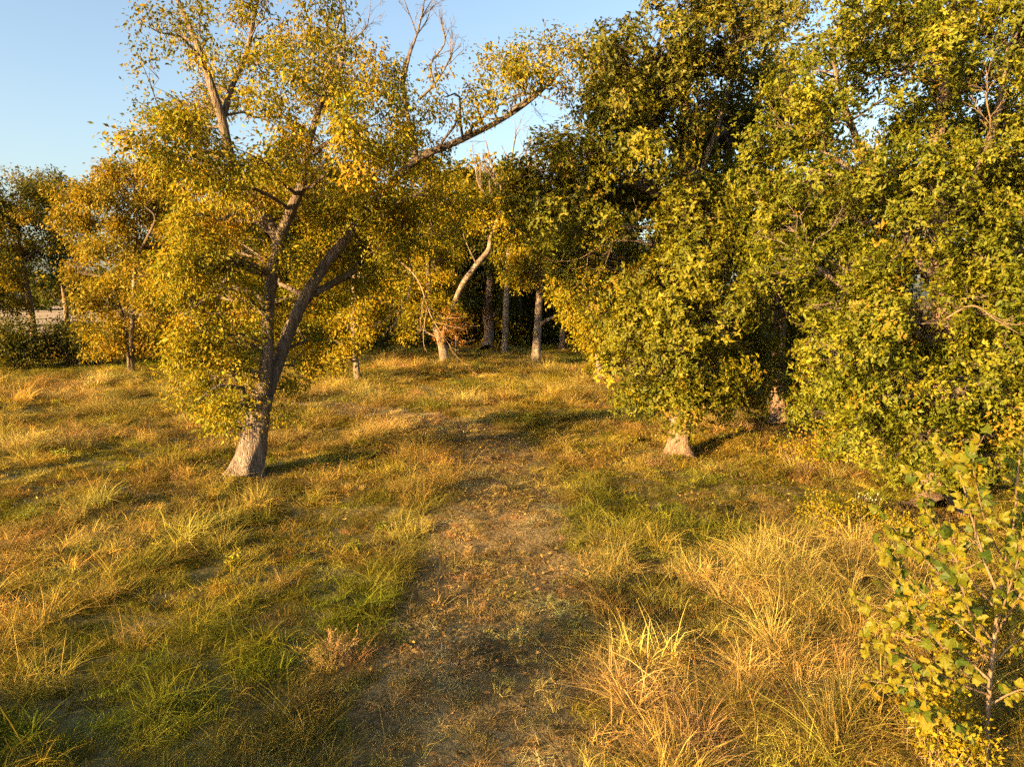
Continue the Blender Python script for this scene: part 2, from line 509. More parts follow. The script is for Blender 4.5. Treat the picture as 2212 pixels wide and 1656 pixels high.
tv = np.gradient(PATHP, axis=0); tv = nrm(tv); nv_ = np.stack([-tv[:, 1], tv[:, 0]], 1)
acr = np.linspace(-1, 1, 11)
wv_ = PATH_W + 0.12 * np.sin(np.arange(len(PATHP)) * 0.7) + 0.1 * np.sin(np.arange(len(PATHP)) * 1.9 + 1)
PV = PATHP[:, None, :] + nv_[:, None, :] * (acr[None, :] * wv_[:, None])[..., None]
PZ = gz(PV[..., 0], PV[..., 1]) + 0.012 * (1 - np.abs(acr[None]) ** 4) + 0.004
V = np.concatenate([PV, PZ[..., None]], -1).reshape(-1, 3)
kx = len(acr)
i = (np.arange(len(PATHP) - 1)[:, None] * kx + np.arange(kx - 1)[None]).ravel()
o = mesh_np('mown_path', V, [np.stack([i, i + kx, i + kx + 1, i + 1], 1)], M['path'], smooth=True)
o['kind'] = 'structure'

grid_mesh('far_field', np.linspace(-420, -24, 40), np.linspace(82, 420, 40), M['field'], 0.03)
o = bpy.data.objects['far_field']

# ------------------------------------------------------------------ trees
ASH = dict(pal=PAL_ASH, pal_top=PAL_ASHTOP, top=(7.0, 13.0), bark='bark_grey', rc=0.21, dens=2.7, lpc=56, thin=9.0, L=0.102, wl=0.5, show_limbs=0.62, swell=1.08, bunch=7, hang=0.55, flare=0.42, sides=24, inner=0.25, twig_r=0.012, clear=0.6)
ash_trunks = [
    [(532, 1032, 0, 0.4), (543, 975, 0, 0.37), (556, 905, 0, 0.33), (568, 850, 0, 0.3)],
    [(566, 860, 0.0, 0.21), (578, 760, 0.1, 0.17), (580, 660, 0.2, 0.16), (592, 570, 0.2, 0.155), (600, 520, 0.2, 0.15), (560, 450, 0.3, 0.155), (520, 390, 0.3, 0.14), (495, 330, 0.2, 0.13), (480, 260, 0.1, 0.12), (455, 180, 0, 0.1), (425, 95, 0, 0.08), (375, -20, 0, 0.055)],
    [(572, 862, 0.2, 0.22), (598, 790, 0.5, 0.19), (635, 690, 0.9, 0.175), (690, 590, 1.2, 0.16), (760, 500, 1.4, 0.14), (830, 415, 1.5, 0.125), (900, 345, 1.4, 0.11), (1000, 300, 1.2, 0.09), (1090, 255, 1.0, 0.065), (1160, 205, 0.8, 0.055), (1215, 150, 0.6, 0.03)],
    [(600, 525, 0.2, 0.15), (628, 455, 0.0, 0.14), (655, 390, -0.2, 0.12), (664, 320, -0.3, 0.1), (690, 230, -0.4, 0.08), (715, 120, -0.3, 0.05)],
    [(480, 262, 0.1, 0.085), (500, 190, 0.4, 0.075), (530, 120, 0.6, 0.065), (545, 60, 0.7, 0.055), (560, -30, 0.8, 0.04)],
    [(664, 640, 1.1, 0.11), (740, 600, 1.8, 0.1), (830, 545, 2.4, 0.085), (910, 520, 2.8, 0.06)],
    [(900, 348, 1.4, 0.09), (880, 250, 1.8, 0.075), (870, 160, 2.0, 0.055), (895, 90, 2.1, 0.035), (915, 20, 2.1, 0.02)],
    [(495, 335, 0.2, 0.06), (430, 325, -0.3, 0.05), (350, 318, -0.8, 0.035), (265, 300, -1.2, 0.015)],
    [(690, 235, -0.4, 0.06), (735, 150, 0.2, 0.05), (745, 60, 0.5, 0.035), (730, -20, 0.6, 0.02)],
]
ash_lobes = [
    (325, 60, 48), (365, 100, 62), (320, 130, 40), (430, 70, 58), (430, 150, 62), (395, 210, 62), (520, 60, 55), (590, 40, 62), (650, 80, 66), (560, 140, 66), (640, 160, 66), (710, 60, 52),
    (255, 290, 28), (300, 305, 38), (350, 280, 52), (400, 290, 56), (345, 225, 46), (455, 250, 58), (340, 345, 30),
    (560, 240, 70), (640, 250, 76), (720, 200, 72), (790, 180, 62), (760, 280, 76), (850, 210, 56), (840, 280, 66), (620, 330, 72), (700, 340, 76), (780, 360, 76), (870, 350, 62), (920, 260, 56), (950, 330, 50),
    (1000, 190, 40), (1030, 140, 40), (1080, 150, 42), (1120, 110, 36), (1070, 210, 40), (1150, 170, 36), (1190, 110, 34), (1215, 180, 28), (960, 210, 42), (1240, 110, 20), (600, -30, 70), (500, -40, 60), (680, 0, 60), (420, -30, 55), (700, 130, 60), (620, 100, 60), (780, 110, 46), (830, 150, 40), (1000, 250, 40), (1130, 160, 34),
    (440, 400, 60), (400, 470, 66), (470, 480, 66), (540, 430, 58), (420, 560, 70), (500, 560, 70), (370, 560, 46), (400, 640, 62), (470, 640, 70), (515, 650, 45, -0.8), (430, 720, 66), (500, 740, 66), (400, 790, 44), (455, 820, 62), (490, 805, 52, -0.8), (480, 890, 46), (505, 872, 38, -0.6), (425, 870, 30), (602, 900, 24, -0.4), (470, 915, 26, -0.5), (440, 900, 26, -0.3),
    (640, 470, 66), (720, 450, 70), (640, 560, 58), (800, 450, 66), (880, 440, 62), (950, 430, 52), (720, 540, 66), (810, 540, 66), (880, 520, 58), (950, 510, 46), (690, 640, 50, 2.5), (650, 715, 44, 2.0), (690, 720, 36, 2.2), (660, 780, 40, 1.6), (770, 610, 46), (625, 830, 34, 1.0),
]
ASH['extra'] = [(-2.5, 4.5, 6.5, 1.3), (0.5, 5.0, 8.0, 1.5), (3, 5, 9.5, 1.4), (0, 4.6, 4.6, 1.2), (2, 4.2, 11.5, 1.3), (-2, 3.8, 10.5, 1.2), (0.5, -3.6, 8.0, 1.1), (3.5, -2.6, 10.2, 1.1)]
ash, ash_nodes = make_tree('ash_tree', 'big forked yellow-green tree with thick flared pale trunk left of the path', 19.5, ash_trunks, ash_lobes, ASH, dspread=2.8, seed=11)

def bare_branch(root, d, polys, mat, seed=0, levels=3, kids=6, name='bare_branch', curl=0.25):
    """leafless boughs: each poly [(px,py,depth offset,radius)...] forks into finer and finer twigs"""
    r_ = np.random.default_rng(seed)
    bl = np.array(root.location)
    for poly in polys:
        parts = []
        def grow(p, r, lev):
            parts.append(tubes(p[None], r[None], 6 if lev == 0 else 4))
            if lev >= levels:
                return
            ln = np.linalg.norm(p[-1] - p[0])
            for _ in range(kids if lev == 0 else max(2, kids - 2 - lev)):
                i = int(r_.integers(max(1, len(p) // 4), len(p)))
                t = nrm(p[i] - p[i - 1])
                dv = nrm(t + r_.normal(0, 0.45, 3) + np.array([0, 0, 0.12]))
                l = ln * r_.uniform(0.28, 0.5)
                k = 5
                q = [p[i]]
                for s in range(k):
                    dv = nrm(dv + r_.normal(0, curl, 3) * 0.6 + np.array([0, 0, 0.05]))
                    q.append(q[-1] + dv * l / k)
                q = np.array(q)
                r0 = r[i] * 0.62
                grow(q, np.linspace(r0, max(0.004, r0 * 0.35), len(q)), lev + 1)
        p, r = catmull([P(q[0], q[1], d + q[2]) for q in poly], [q[3] for q in poly], 4)
        grow(p, r, 0)
        V, F = join(parts)
        mesh_np(name, V - bl, [F], mat, root, smooth=True)

bare_branch(ash, 19.5, [
    [(735, 130, 0.2, 0.045), (725, 80, 0.3, 0.035), (738, 20, 0.3, 0.025), (730, -40, 0.3, 0.012)],
    [(870, 190, 2.0, 0.05), (885, 120, 2.0, 0.04), (905, 60, 2.0, 0.03), (918, -5, 2.0, 0.015)],
    [(905, 215, 1.8, 0.045), (940, 180, 1.7, 0.035), (970, 130, 1.6, 0.022), (985, 85, 1.5, 0.01)],
    [(1090, 250, 1.0, 0.04), (1140, 215, 0.6, 0.03), (1190, 185, 0.3, 0.02), (1222, 205, 0.2, 0.008)],
    [(700, 110, -0.2, 0.035), (745, 95, -0.3, 0.026), (790, 60, -0.3, 0.015), (800, 10, -0.3, 0.008)],
    [(800, 330, -1.2, 0.035), (770, 340, -1.6, 0.028), (715, 330, -1.9, 0.02), (690, 370, -2.0, 0.01)],
    [(940, 190, 1.7, 0.045), (930, 140, 1.6, 0.035), (960, 95, 1.5, 0.025), (955, 60, 1.4, 0.012)],
    [(1000, 295, 1.2, 0.04), (1060, 240, 0.9, 0.03), (1130, 200, 0.7, 0.02), (1200, 220, 0.5, 0.01)],
], M['bark_dead'], 5, 3, 7)
bare_branch(ash, 19.5, [
    [(840, 545, 2.0, 0.03), (900, 600, 1.8, 0.022), (930, 680, 1.7, 0.015), (960, 730, 1.6, 0.006)],
    [(880, 545, 2.4, 0.03), (890, 610, 2.2, 0.02), (870, 660, 2.1, 0.012), (830, 690, 2.1, 0.006)],
], M['bark_tan'], 15, 2, 7)

OAK = dict(pal=PAL_OAK, pal_top=PAL_OAKTOP, top=(7.0, 13.5), bark='bark_oak', rc=0.21, dens=3.5, lpc=60, L=0.112, wl=0.5, bunch=7, spray=0.155, swell=1.22, whorl=5, leaf='oak_leaf', flare=0.55, inner=0.35, flat=0.85, clear=0.5)
oakA_lobes = [
    (1390, 870, 52), (1450, 880, 60, -1.8), (1520, 870, 60, -1.6), (1590, 850, 58), (1640, 830, 46), (1360, 800, 52), (1430, 800, 72, -2), (1510, 790, 76, -2), (1590, 770, 68), (1345, 720, 46), (1400, 710, 70), (1480, 690, 80, -2.2), (1560, 690, 76), (1630, 720, 50),
    (1360, 630, 46), (1420, 610, 72), (1500, 590, 80, -2), (1570, 580, 60), (1410, 520, 72), (1480, 490, 80, -1.5), (1545, 470, 60), (1440, 430, 66), (1500, 400, 66),
    (1350, 330, 60), (1290, 330, 56), (1230, 350, 50), (1170, 370, 52), (1130, 420, 46), (1210, 420, 58), (1280, 410, 60), (1200, 480, 46), (1280, 480, 46), (1150, 470, 38), (1330, 420, 50), (1110, 430, 26),
    (1290, 240, 56), (1350, 240, 66), (1300, 160, 52), (1340, 110, 50), (1300, 200, 46), (1380, 160, 60), (1420, 250, 66), (1460, 180, 66), (1440, 90, 62), (1470, 20, 62), (1530, 60, 66), (1530, 140, 62), (1590, 90, 60), (1560, 10, 56), (1640, 30, 50), (1610, 160, 46), (1500, 260, 50), (1270, 120, 30), (1690, 30, 40), (1730, 25, 26), (1480, 320, 56), (1400, 350, 50),
    (1520, 350, 40, 2.5), (1560, 420, 60, 2.5), (1600, 500, 50, 2.2),
]
OAKA = dict(OAK); OAKA['clear'] = 1.25; OAKA['extra'] = [(0, 3.6, 4, 1.6), (1.6, 3.4, 7, 1.6), (-1.5, 3.4, 8.5, 1.5), (0.5, 3, 11.5, 1.5), (2, 2.5, 10, 1.4), (-2.5, 2.2, 6, 1.3)]
oakA, _ = make_tree('oak_tree', 'dense dark green tree with bare reddish trunk foot right of the path', 22.0,
    [[(1466, 988, 0, 0.36), (1470, 930, 0, 0.29), (1478, 800, 0, 0.26), (1490, 650, 0.1, 0.23), (1500, 500, 0.2, 0.2), (1490, 350, 0.3, 0.16), (1480, 200, 0.2, 0.12), (1475, 60, 0.1, 0.06)],
     [(1498, 480, 0.2, 0.14), (1420, 420, 0.4, 0.11), (1330, 390, 0.5, 0.085), (1230, 400, 0.6, 0.06), (1140, 430, 0.6, 0.03)],
     [(1494, 420, 0.3, 0.11), (1540, 300, 0.2, 0.09), (1580, 180, 0.1, 0.06), (1640, 60, 0, 0.03)],
     [(1490, 360, 0.3, 0.1), (1420, 280, 0.1, 0.08), (1350, 200, 0, 0.05), (1310, 130, 0, 0.025)]],
    oakA_lobes, OAKA, dspread=2.6, seed=21)
bare_branch(oakA, 22.0, [
    [(1480, 560, 0, 0.04), (1410, 530, -0.6, 0.03), (1330, 520, -1.0, 0.02), (1250, 560, -1.2, 0.008)],
    [(1420, 420, 0.4, 0.04), (1380, 370, -0.6, 0.03), (1330, 345, -1.0, 0.018), (1290, 350, -1.2, 0.008)],
    [(1600, 560, 0, 0.04), (1650, 590, -1.0, 0.03), (1690, 650, -1.6, 0.018), (1700, 690, -1.8, 0.008)],
], M['bark_oak'], 25, 2, 6)

oakB_lobes = [(1640, 820, 50), (1700, 830, 46), (1740, 800, 46), (1620, 740, 46), (1690, 760, 50, 1.5), (1760, 730, 50), (1640, 650, 50), (1720, 660, 54, 1.5), (1770, 640, 50), (1600, 560, 54), (1670, 560, 60, 1), (1750, 550, 60), (1600, 460, 58), (1680, 460, 66), (1760, 460, 60), (1610, 370, 60), (1690, 370, 62), (1760, 400, 46), (1620, 290, 58), (1690, 280, 58), (1650, 200, 52), (1720, 210, 46), (1700, 150, 36), (1750, 300, 40), (1760, 260, 30)]
OAKB = dict(OAK); OAKB.update(L=0.18, lpc=36, dens=2.4, rc=0.3)
oakB, _ = make_tree('oak_tree', 'shaded tree with a short lit trunk between the two big green trees', 28.0,
    [[(1686, 916, 0, 0.36), (1682, 860, 0, 0.27), (1684, 700, 0, 0.23), (1690, 500, 0, 0.18), (1680, 330, 0, 0.12), (1690, 200, 0, 0.05)]],
    oakB_lobes, OAKB, dspread=2.2, seed=31)

oakC_lobes = [
    (1760, 890, 42), (1810, 930, 52), (1870, 960, 52), (1930, 990, 50), (1990, 1010, 48), (2050, 1020, 40), (2110, 980, 56), (2180, 960, 60), (2240, 940, 60), (1960, 1040, 26), (2010, 1060, 24),
    (1760, 820, 44), (1820, 850, 66), (1900, 880, 72), (1980, 910, 74), (2060, 920, 70), (2140, 880, 74), (2220, 860, 74),
    (1750, 730, 40), (1800, 760, 62), (1870, 770, 74), (1950, 800, 80), (2040, 820, 80), (2120, 790, 76), (2200, 770, 76), (2280, 800, 80),
    (1760, 660, 44), (1820, 670, 66), (1900, 680, 76), (1990, 700, 80), (2080, 700, 76), (2160, 680, 60), (2240, 680, 76),
    (1650, 590, 44), (1700, 560, 50), (1760, 570, 58), (1830, 570, 70), (1910, 580, 76), (2000, 590, 76), (2090, 600, 66), (2180, 580, 56), (2250, 560, 70),
    (1640, 500, 44), (1690, 470, 52), (1760, 480, 60), (1840, 480, 68), (1920, 480, 72), (2000, 490, 70), (2080, 490, 62), (2160, 460, 62), (2230, 470, 62),
    (1620, 400, 40), (1690, 390, 50), (1760, 390, 46), (1870, 410, 50), (1930, 390, 60), (2010, 400, 58), (2090, 400, 50), (2170, 370, 62), (2240, 360, 62),
    (1640, 300, 40), (1700, 280, 50), (1750, 240, 46), (1730, 170, 46), (1790, 190, 46), (1690, 200, 30), (1800, 260, 36), (1900, 320, 46), (1950, 290, 58), (2020, 270, 60), (2090, 280, 66), (2160, 270, 66), (2230, 250, 66),
    (1760, 110, 36), (1820, 60, 52), (1870, 120, 52), (1850, 20, 56), (1920, 50, 56), (1900, 160, 44), (1980, 20, 42), (2060, 30, 58), (2130, 40, 66), (2200, 60, 66), (2070, 130, 46), (2140, 150, 62), (2210, 160, 62), (2070, 200, 52), (1850, 180, 36), (1960, 210, 36), (2260, 100, 66), (2000, -30, 50), (1900, -40, 60), (2100, -60, 70), (2200, -60, 70),
    (2030, 120, 60, -1.6), (2030, 330, 66, -1.8), (2050, 440, 66, -2), (2190, 330, 60, -1.8), (2130, 640, 66, -2), (2150, 560, 66, -1.8), (2170, 740, 66, -2.2), (2180, 880, 60, -2), (2090, 860, 60, -2.2), (1940, 860, 60, -2), (2160, 1010, 46, -1), (2060, 1000, 50, -1.6), (1990, 960, 56, -1.8), (2200, 1010, 40, -0.6),
]
OAKC = dict(OAK); OAKC.update(pal=PAL_OAKC, pal_top=PAL_OAKC, L=0.09, lpc=66, rc=0.17, dens=3.9, bunch=7, spray=0.155, swell=1.2, twig_r=0.01, clear=0.45)
OAKC['extra'] = [(5.5, -0.5, 3.5, 1.5), (5.8, 0.5, 6.5, 1.5), (5.5, 0.5, 9.5, 1.5), (4, 3, 5, 1.6), (1.5, 4.2, 4.5, 1.6), (3, 4, 8, 1.6), (0, 4, 8, 1.5), (2, 3.5, 11.5, 1.6), (5, 0, 12, 1.5), (2.5, 0, 13, 1.5)]
oakC, _ = make_tree('oak_tree', 'huge bright green tree whose boughs sweep down to the ground at the right', 16.5,
    [[(2018, 1122, 0, 0.42), (2020, 1060, 0, 0.32), (2030, 900, 0.2, 0.29), (2040, 700, 0.3, 0.26), (2030, 520, 0.4, 0.22), (2020, 360, 0.4, 0.17), (2040, 180, 0.3, 0.11), (2060, 0, 0.2, 0.06)],
     [(2036, 640, 0.3, 0.15), (1960, 520, 0.4, 0.13), (1890, 400, 0.3, 0.1), (1850, 300, 0.2, 0.08), (1810, 180, 0, 0.055), (1790, 60, 0, 0.03)],
     [(2035, 760, 0.3, 0.13), (1950, 700, -0.2, 0.1), (1850, 640, -0.6, 0.07), (1740, 560, -0.8, 0.04)],
     [(2030, 500, 0.4, 0.13), (2100, 400, 0.2, 0.1), (2150, 260, 0.0, 0.08), (2180, 100, 0, 0.05)],
     [(2034, 860, 0.2, 0.1), (2120, 830, -0.6, 0.08), (2210, 850, -1.2, 0.05)],
     [(2034, 850, 0.2, 0.1), (1940, 860, -0.8, 0.08), (1850, 900, -1.4, 0.04)],
     [(1890, 400, 0.3, 0.07), (1800, 340, 0.6, 0.05), (1710, 280, 0.8, 0.03)]],
    oakC_lobes, OAKC, dspread=2.4, seed=41)
bare_branch(oakC, 16.5, [
    [(2040, 690, -1.6, 0.026), (2100, 660, -2.3, 0.02), (2150, 690, -2.7, 0.012), (2200, 720, -2.9, 0.005)],
    [(2120, 330, -1.2, 0.024), (2140, 270, -1.8, 0.018), (2130, 210, -2.0, 0.012), (2150, 170, -2.2, 0.005)],
    [(1900, 370, 0, 0.024), (1850, 330, -0.8, 0.018), (1800, 300, -1.2, 0.012), (1770, 290, -1.4, 0.005)],
], M['bark_twig'], 45, 3, 6)

# middle distance: each its own tree
MID = dict(pal=PAL_GOLD, bark='bark_oak', rc=0.33, dens=1.7, lpc=34, L=0.185, wl=0.55, bunch=7, flare=0.35, sides=10, inner=0.3, twig=0.5, clear=0.5)
def mid(**k):
    s = dict(MID); s.update(k); return s

make_tree('maple_tree', 'orange-gold tree with a slim double trunk near the left edge of the meadow', 45.0,
    [[(285, 806, 0, 0.16), (284, 740, 0, 0.13), (288, 650, 0, 0.12), (292, 540, 0, 0.1), (296, 420, 0, 0.05)],
     [(279, 800, 0.2, 0.11), (276, 750, 0.2, 0.09), (268, 690, 0.3, 0.07), (240, 600, 0.4, 0.03)],
     [(292, 560, 0, 0.09), (320, 510, -2, 0.08), (335, 470, -2.6, 0.06), (312, 445, -2.8, 0.04)]],
    [(250, 385, 40), (300, 390, 50), (190, 420, 44), (240, 440, 55), (310, 450, 58), (370, 400, 50), (160, 470, 40), (200, 510, 50), (260, 530, 58), (330, 530, 58), (180, 580, 44), (240, 600, 50), (310, 600, 50), (370, 590, 46), (205, 650, 40), (265, 670, 48), (330, 670, 40), (230, 720, 40), (285, 725, 46), (330, 735, 30), (215, 745, 30), (255, 765, 26), (150, 420, 30), (236, 355, 22), (390, 500, 46), (400, 640, 36)],
    mid(pal=PAL_ORANGE, bark='bark_pale', clear=1.2), dspread=3.0, seed=51)
make_tree('maple_tree', 'tall orange tree with forked trunk behind the big forked tree', 52.0,
    [[(420, 800, 0, 0.24), (415, 700, 0, 0.2), (400, 560, 0, 0.17), (392, 470, 0, 0.13), (400, 380, 0, 0.06)],
     [(396, 500, 0, 0.12), (370, 460, 0.3, 0.09), (350, 400, 0.4, 0.04)]],
    [(340, 400, 50), (400, 380, 56), (460, 400, 56), (360, 470, 50), (430, 480, 56), (490, 500, 56), (380, 560, 50), (450, 580, 56), (520, 590, 50), (400, 660, 50), (470, 660, 50), (540, 670, 46), (330, 350, 30), (500, 430, 50), (360, 620, 40), (350, 700, 40), (420, 720, 46)],
    mid(pal=PAL_ORANGE), dspread=3.0, seed=52)
make_tree('field_tree', 'dark leaning tree standing behind the hedge at the far left', 54.0,
    [[(78, 780, 0, 0.26), (66, 660, 0, 0.22), (52, 590, 0, 0.19), (40, 520, 0, 0.14), (44, 420, 0, 0.06)],
     [(56, 610, 0, 0.1), (20, 580, 0, 0.08), (-20, 560, 0, 0.05)], [(52, 560, 0, 0.1), (100, 530, 0, 0.08), (140, 520, 0, 0.04)]],
    [(20, 420, 36), (60, 395, 40), (100, 410, 36), (0, 480, 44), (50, 470, 50), (110, 470, 44), (10, 550, 40), (60, 545, 36), (-40, 500, 50), (-40, 580, 50), (120, 525, 30), (20, 610, 26), (-10, 450, 40)],
    mid(pal=PAL_DARK + [(0.25, 0.17, 0.012, 1.2)], dens=1.3), dspread=2.2, seed=53)
make_tree('field_tree', 'dark green tree with straight thin trunk behind the hedge, far left', 57.0,
    [[(150, 780, 0, 0.22), (143, 680, 0, 0.18), (135, 600, 0, 0.15), (128, 520, 0, 0.11), (125, 420, 0, 0.05)]],
    [(110, 395, 30), (140, 420, 36), (90, 430, 36), (125, 470, 44), (160, 490, 36), (100, 520, 36), (150, 555, 38), (110, 580, 34), (160, 610, 30), (140, 640, 24), (165, 660, 20), (100, 640, 18)],
    mid(pal=PAL_DARK, dens=1.3), dspread=2.0, seed=54)
make_tree('field_tree', 'golden brown tree cut by the left picture edge', 50.0,
    [[(-60, 800, 0, 0.24), (-55, 660, 0, 0.2), (-50, 540, 0, 0.12), (-50, 450, 0, 0.05)]],
    [(-50, 480, 60), (0, 520, 40), (-20, 580, 50), (20, 580, 34), (-60, 640, 60), (0, 650, 40), (25, 660, 24), (-100, 540, 60), (-110, 620, 60)],
    mid(pal=PAL_ORANGE[:2] + PAL_DARK[:2]), dspread=2.2, seed=55)

make_tree('elm_tree', 'slender tree with straight pale trunk and yellow skirt, just past the forked tree', 41.5,
    [[(773, 824, 0, 0.21), (769, 780, 0, 0.18), (764, 700, 0, 0.16), (766, 600, 0, 0.13), (775, 480, 0, 0.07)]],
    [(760, 690, 40), (720, 690, 36), (790, 670, 36), (750, 740, 34, -1.5), (700, 740, 30), (790, 735, 28), (740, 610, 50), (800, 600, 46), (690, 620, 46), (760, 540, 56), (830, 540, 50), (700, 540, 50), (770, 470, 56), (840, 470, 50), (710, 470, 50), (770, 400, 50), (680, 790, 26), (720, 775, 24), (830, 640, 36), (870, 590, 36)],
    mid(pal=PAL_GOLD, bark='bark_pale'), dspread=2.4, seed=61)
make_tree('sycamore_tree', 'leaning tree with mottled white limb and rust-red leaves low on its trunk', 53.0,
    [[(962, 787, 0, 0.36), (953, 740, 0, 0.3), (940, 700, 0, 0.26), (928, 640, 0, 0.22), (925, 560, 0, 0.17), (935, 450, 0, 0.08)],
     [(952, 735, 0, 0.2), (968, 690, 0, 0.17), (985, 645, -0.2, 0.2), (1005, 605, -0.4, 0.22), (1035, 565, -0.5, 0.2), (1055, 540, -0.5, 0.18), (1062, 505, -0.5, 0.12), (1085, 450, -0.3, 0.07)],
     [(1030, 572, -0.4, 0.07), (1012, 535, -0.5, 0.05), (1000, 505, -0.6, 0.03)]],
    [(900, 640, 40), (940, 620, 40), (870, 600, 46), (930, 560, 50), (880, 530, 50), (960, 540, 36), (930, 480, 50), (990, 470, 44), (870, 460, 46), (960, 420, 46), (1060, 450, 40), (1100, 430, 36), (1050, 490, 34), (1100, 480, 30), (900, 680, 30), (950, 670, 30), (860, 660, 36), (920, 400, 46), (1090, 520, 26), (880, 720, 24)],
    mid(pal=PAL_GOLD, bark='bark_pale', limb='bark_pale'), dspread=2.6, seed=62)
r_, _ = make_tree('red_shrub', 'small rust-red leafy shrub at the foot of the leaning mottled tree', 52.0,
    [[(985, 770, 0, 0.05), (985, 740, 0, 0.045), (982, 700, 0, 0.03)]],
    [(985, 695, 22), (1000, 715, 16), (965, 715, 16), (1000, 685, 14), (970, 680, 16), (955, 735, 10), (990, 735, 9)],
    mid(pal=PAL_RUST, rc=0.28, L=0.17, dens=1.4, lpc=18, clear=0.3, flare=0.1), cat='shrub', dspread=0.6, seed=63)
make_tree('hackberry_tree', 'thick dark trunk with a burl at the edge of the woods', 68.0,
    [[(1053, 757, 0, 0.55), (1056, 715, 0, 0.48), (1053, 672, 0, 0.52), (1058, 640, 0, 0.4), (1060, 580, 0, 0.34), (1065, 500, 0, 0.24), (1060, 400, 0, 0.1)],
     [(1060, 690, 0, 0.22), (1080, 660, 0, 0.18), (1100, 620, 0, 0.1)]],
    [(1040, 600, 40), (1090, 590, 40), (1060, 540, 50), (1000, 560, 40), (1120, 530, 46), (1030, 480, 50), (1090, 470, 50), (1060, 420, 50), (1000, 640, 26), (1100, 640, 26), (1000, 500, 44)],
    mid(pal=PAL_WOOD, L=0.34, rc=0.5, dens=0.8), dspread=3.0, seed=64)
make_tree('sycamore_tree', 'pale straight trunk with a stub branch in the clearing centre', 54.5,
    [[(1158, 783, 0, 0.38), (1160, 740, 0, 0.32), (1162, 690, 0, 0.28), (1166, 620, 0, 0.25), (1168, 560, 0, 0.22), (1172, 500, 0, 0.16), (1160, 420, 0, 0.07)],
     [(1162, 705, 0, 0.16), (1180, 692, -0.2, 0.14), (1196, 684, -0.4, 0.11), (1206, 676, -0.5, 0.06)],
     [(1168, 590, 0, 0.12), (1178, 572, 0, 0.1), (1195, 545, 0, 0.06)]],
    [(1115, 580, 34, -1.8), (1140, 545, 36), (1100, 545, 26), (1190, 540, 36), (1130, 500, 44), (1190, 490, 44), (1160, 450, 46), (1110, 460, 40), (1210, 440, 40), (1205, 600, 30), (1220, 640, 22), (1125, 610, 24), (1215, 560, 34)],
    mid(pal=PAL_GOLD, bark='bark_pale', limb='bark_pale', hang=0.7), dspread=2.2, seed=65)
bt = bpy.data.objects[-1] if False else None
make_tree('hackberry_tree', 'short trunk at the dark wood edge right of the pale stub-branched trunk', 66.0,
    [[(1214, 756, 0, 0.3), (1216, 720, 0, 0.26), (1222, 660, 0, 0.2), (1225, 560, 0, 0.1)]],
    [(1220, 640, 30), (1250, 610, 36), (1200, 590, 36), (1240, 550, 40), (1210, 520, 40), (1270, 560, 36), (1260, 500, 40)],
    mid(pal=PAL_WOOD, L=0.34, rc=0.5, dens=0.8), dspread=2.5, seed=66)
make_tree('elm_tree', 'yellow-leaved slanting tree with a pale trunk foot beside the dense dark tree', 41.0,
    [[(1297, 832, 0, 0.2), (1294, 790, 0, 0.17), (1286, 730, 0, 0.15), (1276, 670, 0, 0.14), (1262, 620, 0, 0.12), (1250, 560, 0, 0.07)],
     [(1266, 640, 0, 0.11), (1240, 605, 0, 0.09), (1222, 590, 0, 0.05)]],
    [(1255, 720, 30), (1285, 700, 34, -1.2), (1240, 680, 30), (1290, 650, 36), (1250, 640, 36), (1225, 650, 24), (1270, 600, 40), (1230, 590, 34), (1300, 590, 36), (1250, 540, 40), (1290, 530, 40), (1265, 750, 24), (1300, 755, 26), (1290, 790, 18), (1310, 700, 30), (1320, 640, 30)],
    mid(pal=PAL_GOLD, bark='bark_pale'), dspread=1.8, seed=67)
# the pale bare tree
dead = empty('bare_tree', np.append(G(1090, 760)[:2], 0), 'pale leafless tree with a tangle of fine twigs above the clearing', 'tree')
db = np.array(dead.location)
V, F, _, _ = trunk_tube([P(1090, 762, 64), P(1095, 620, 64), P(1100, 500, 64), P(1095, 430, 64)], [0.3, 0.24, 0.18, 0.12], 10, 0.3, 71)
dd_ = db[1]
mesh_np('trunk', V - db, [F], M['bark_pale'], dead, smooth=True)
bare_branch(dead, 64.0, [
    [(1096, 450, 0, 0.2), (1080, 400, -0.5, 0.15), (1060, 350, -0.8, 0.1), (1050, 305, -1, 0.04)],
    [(1096, 450, 0, 0.2), (1100, 390, 0.3, 0.15), (1105, 340, 0.5, 0.1), (1115, 290, 0.5, 0.04)],
    [(1096, 460, 0, 0.2), (1125, 410, 0.3, 0.15), (1140, 360, 0.5, 0.1), (1155, 310, 0.5, 0.04)],
    [(1096, 470, 0, 0.18), (1060, 430, -0.4, 0.14), (1035, 400, -0.8, 0.09), (1025, 350, -1, 0.04)],
], M['bark_pale'], 72, 4, 6)

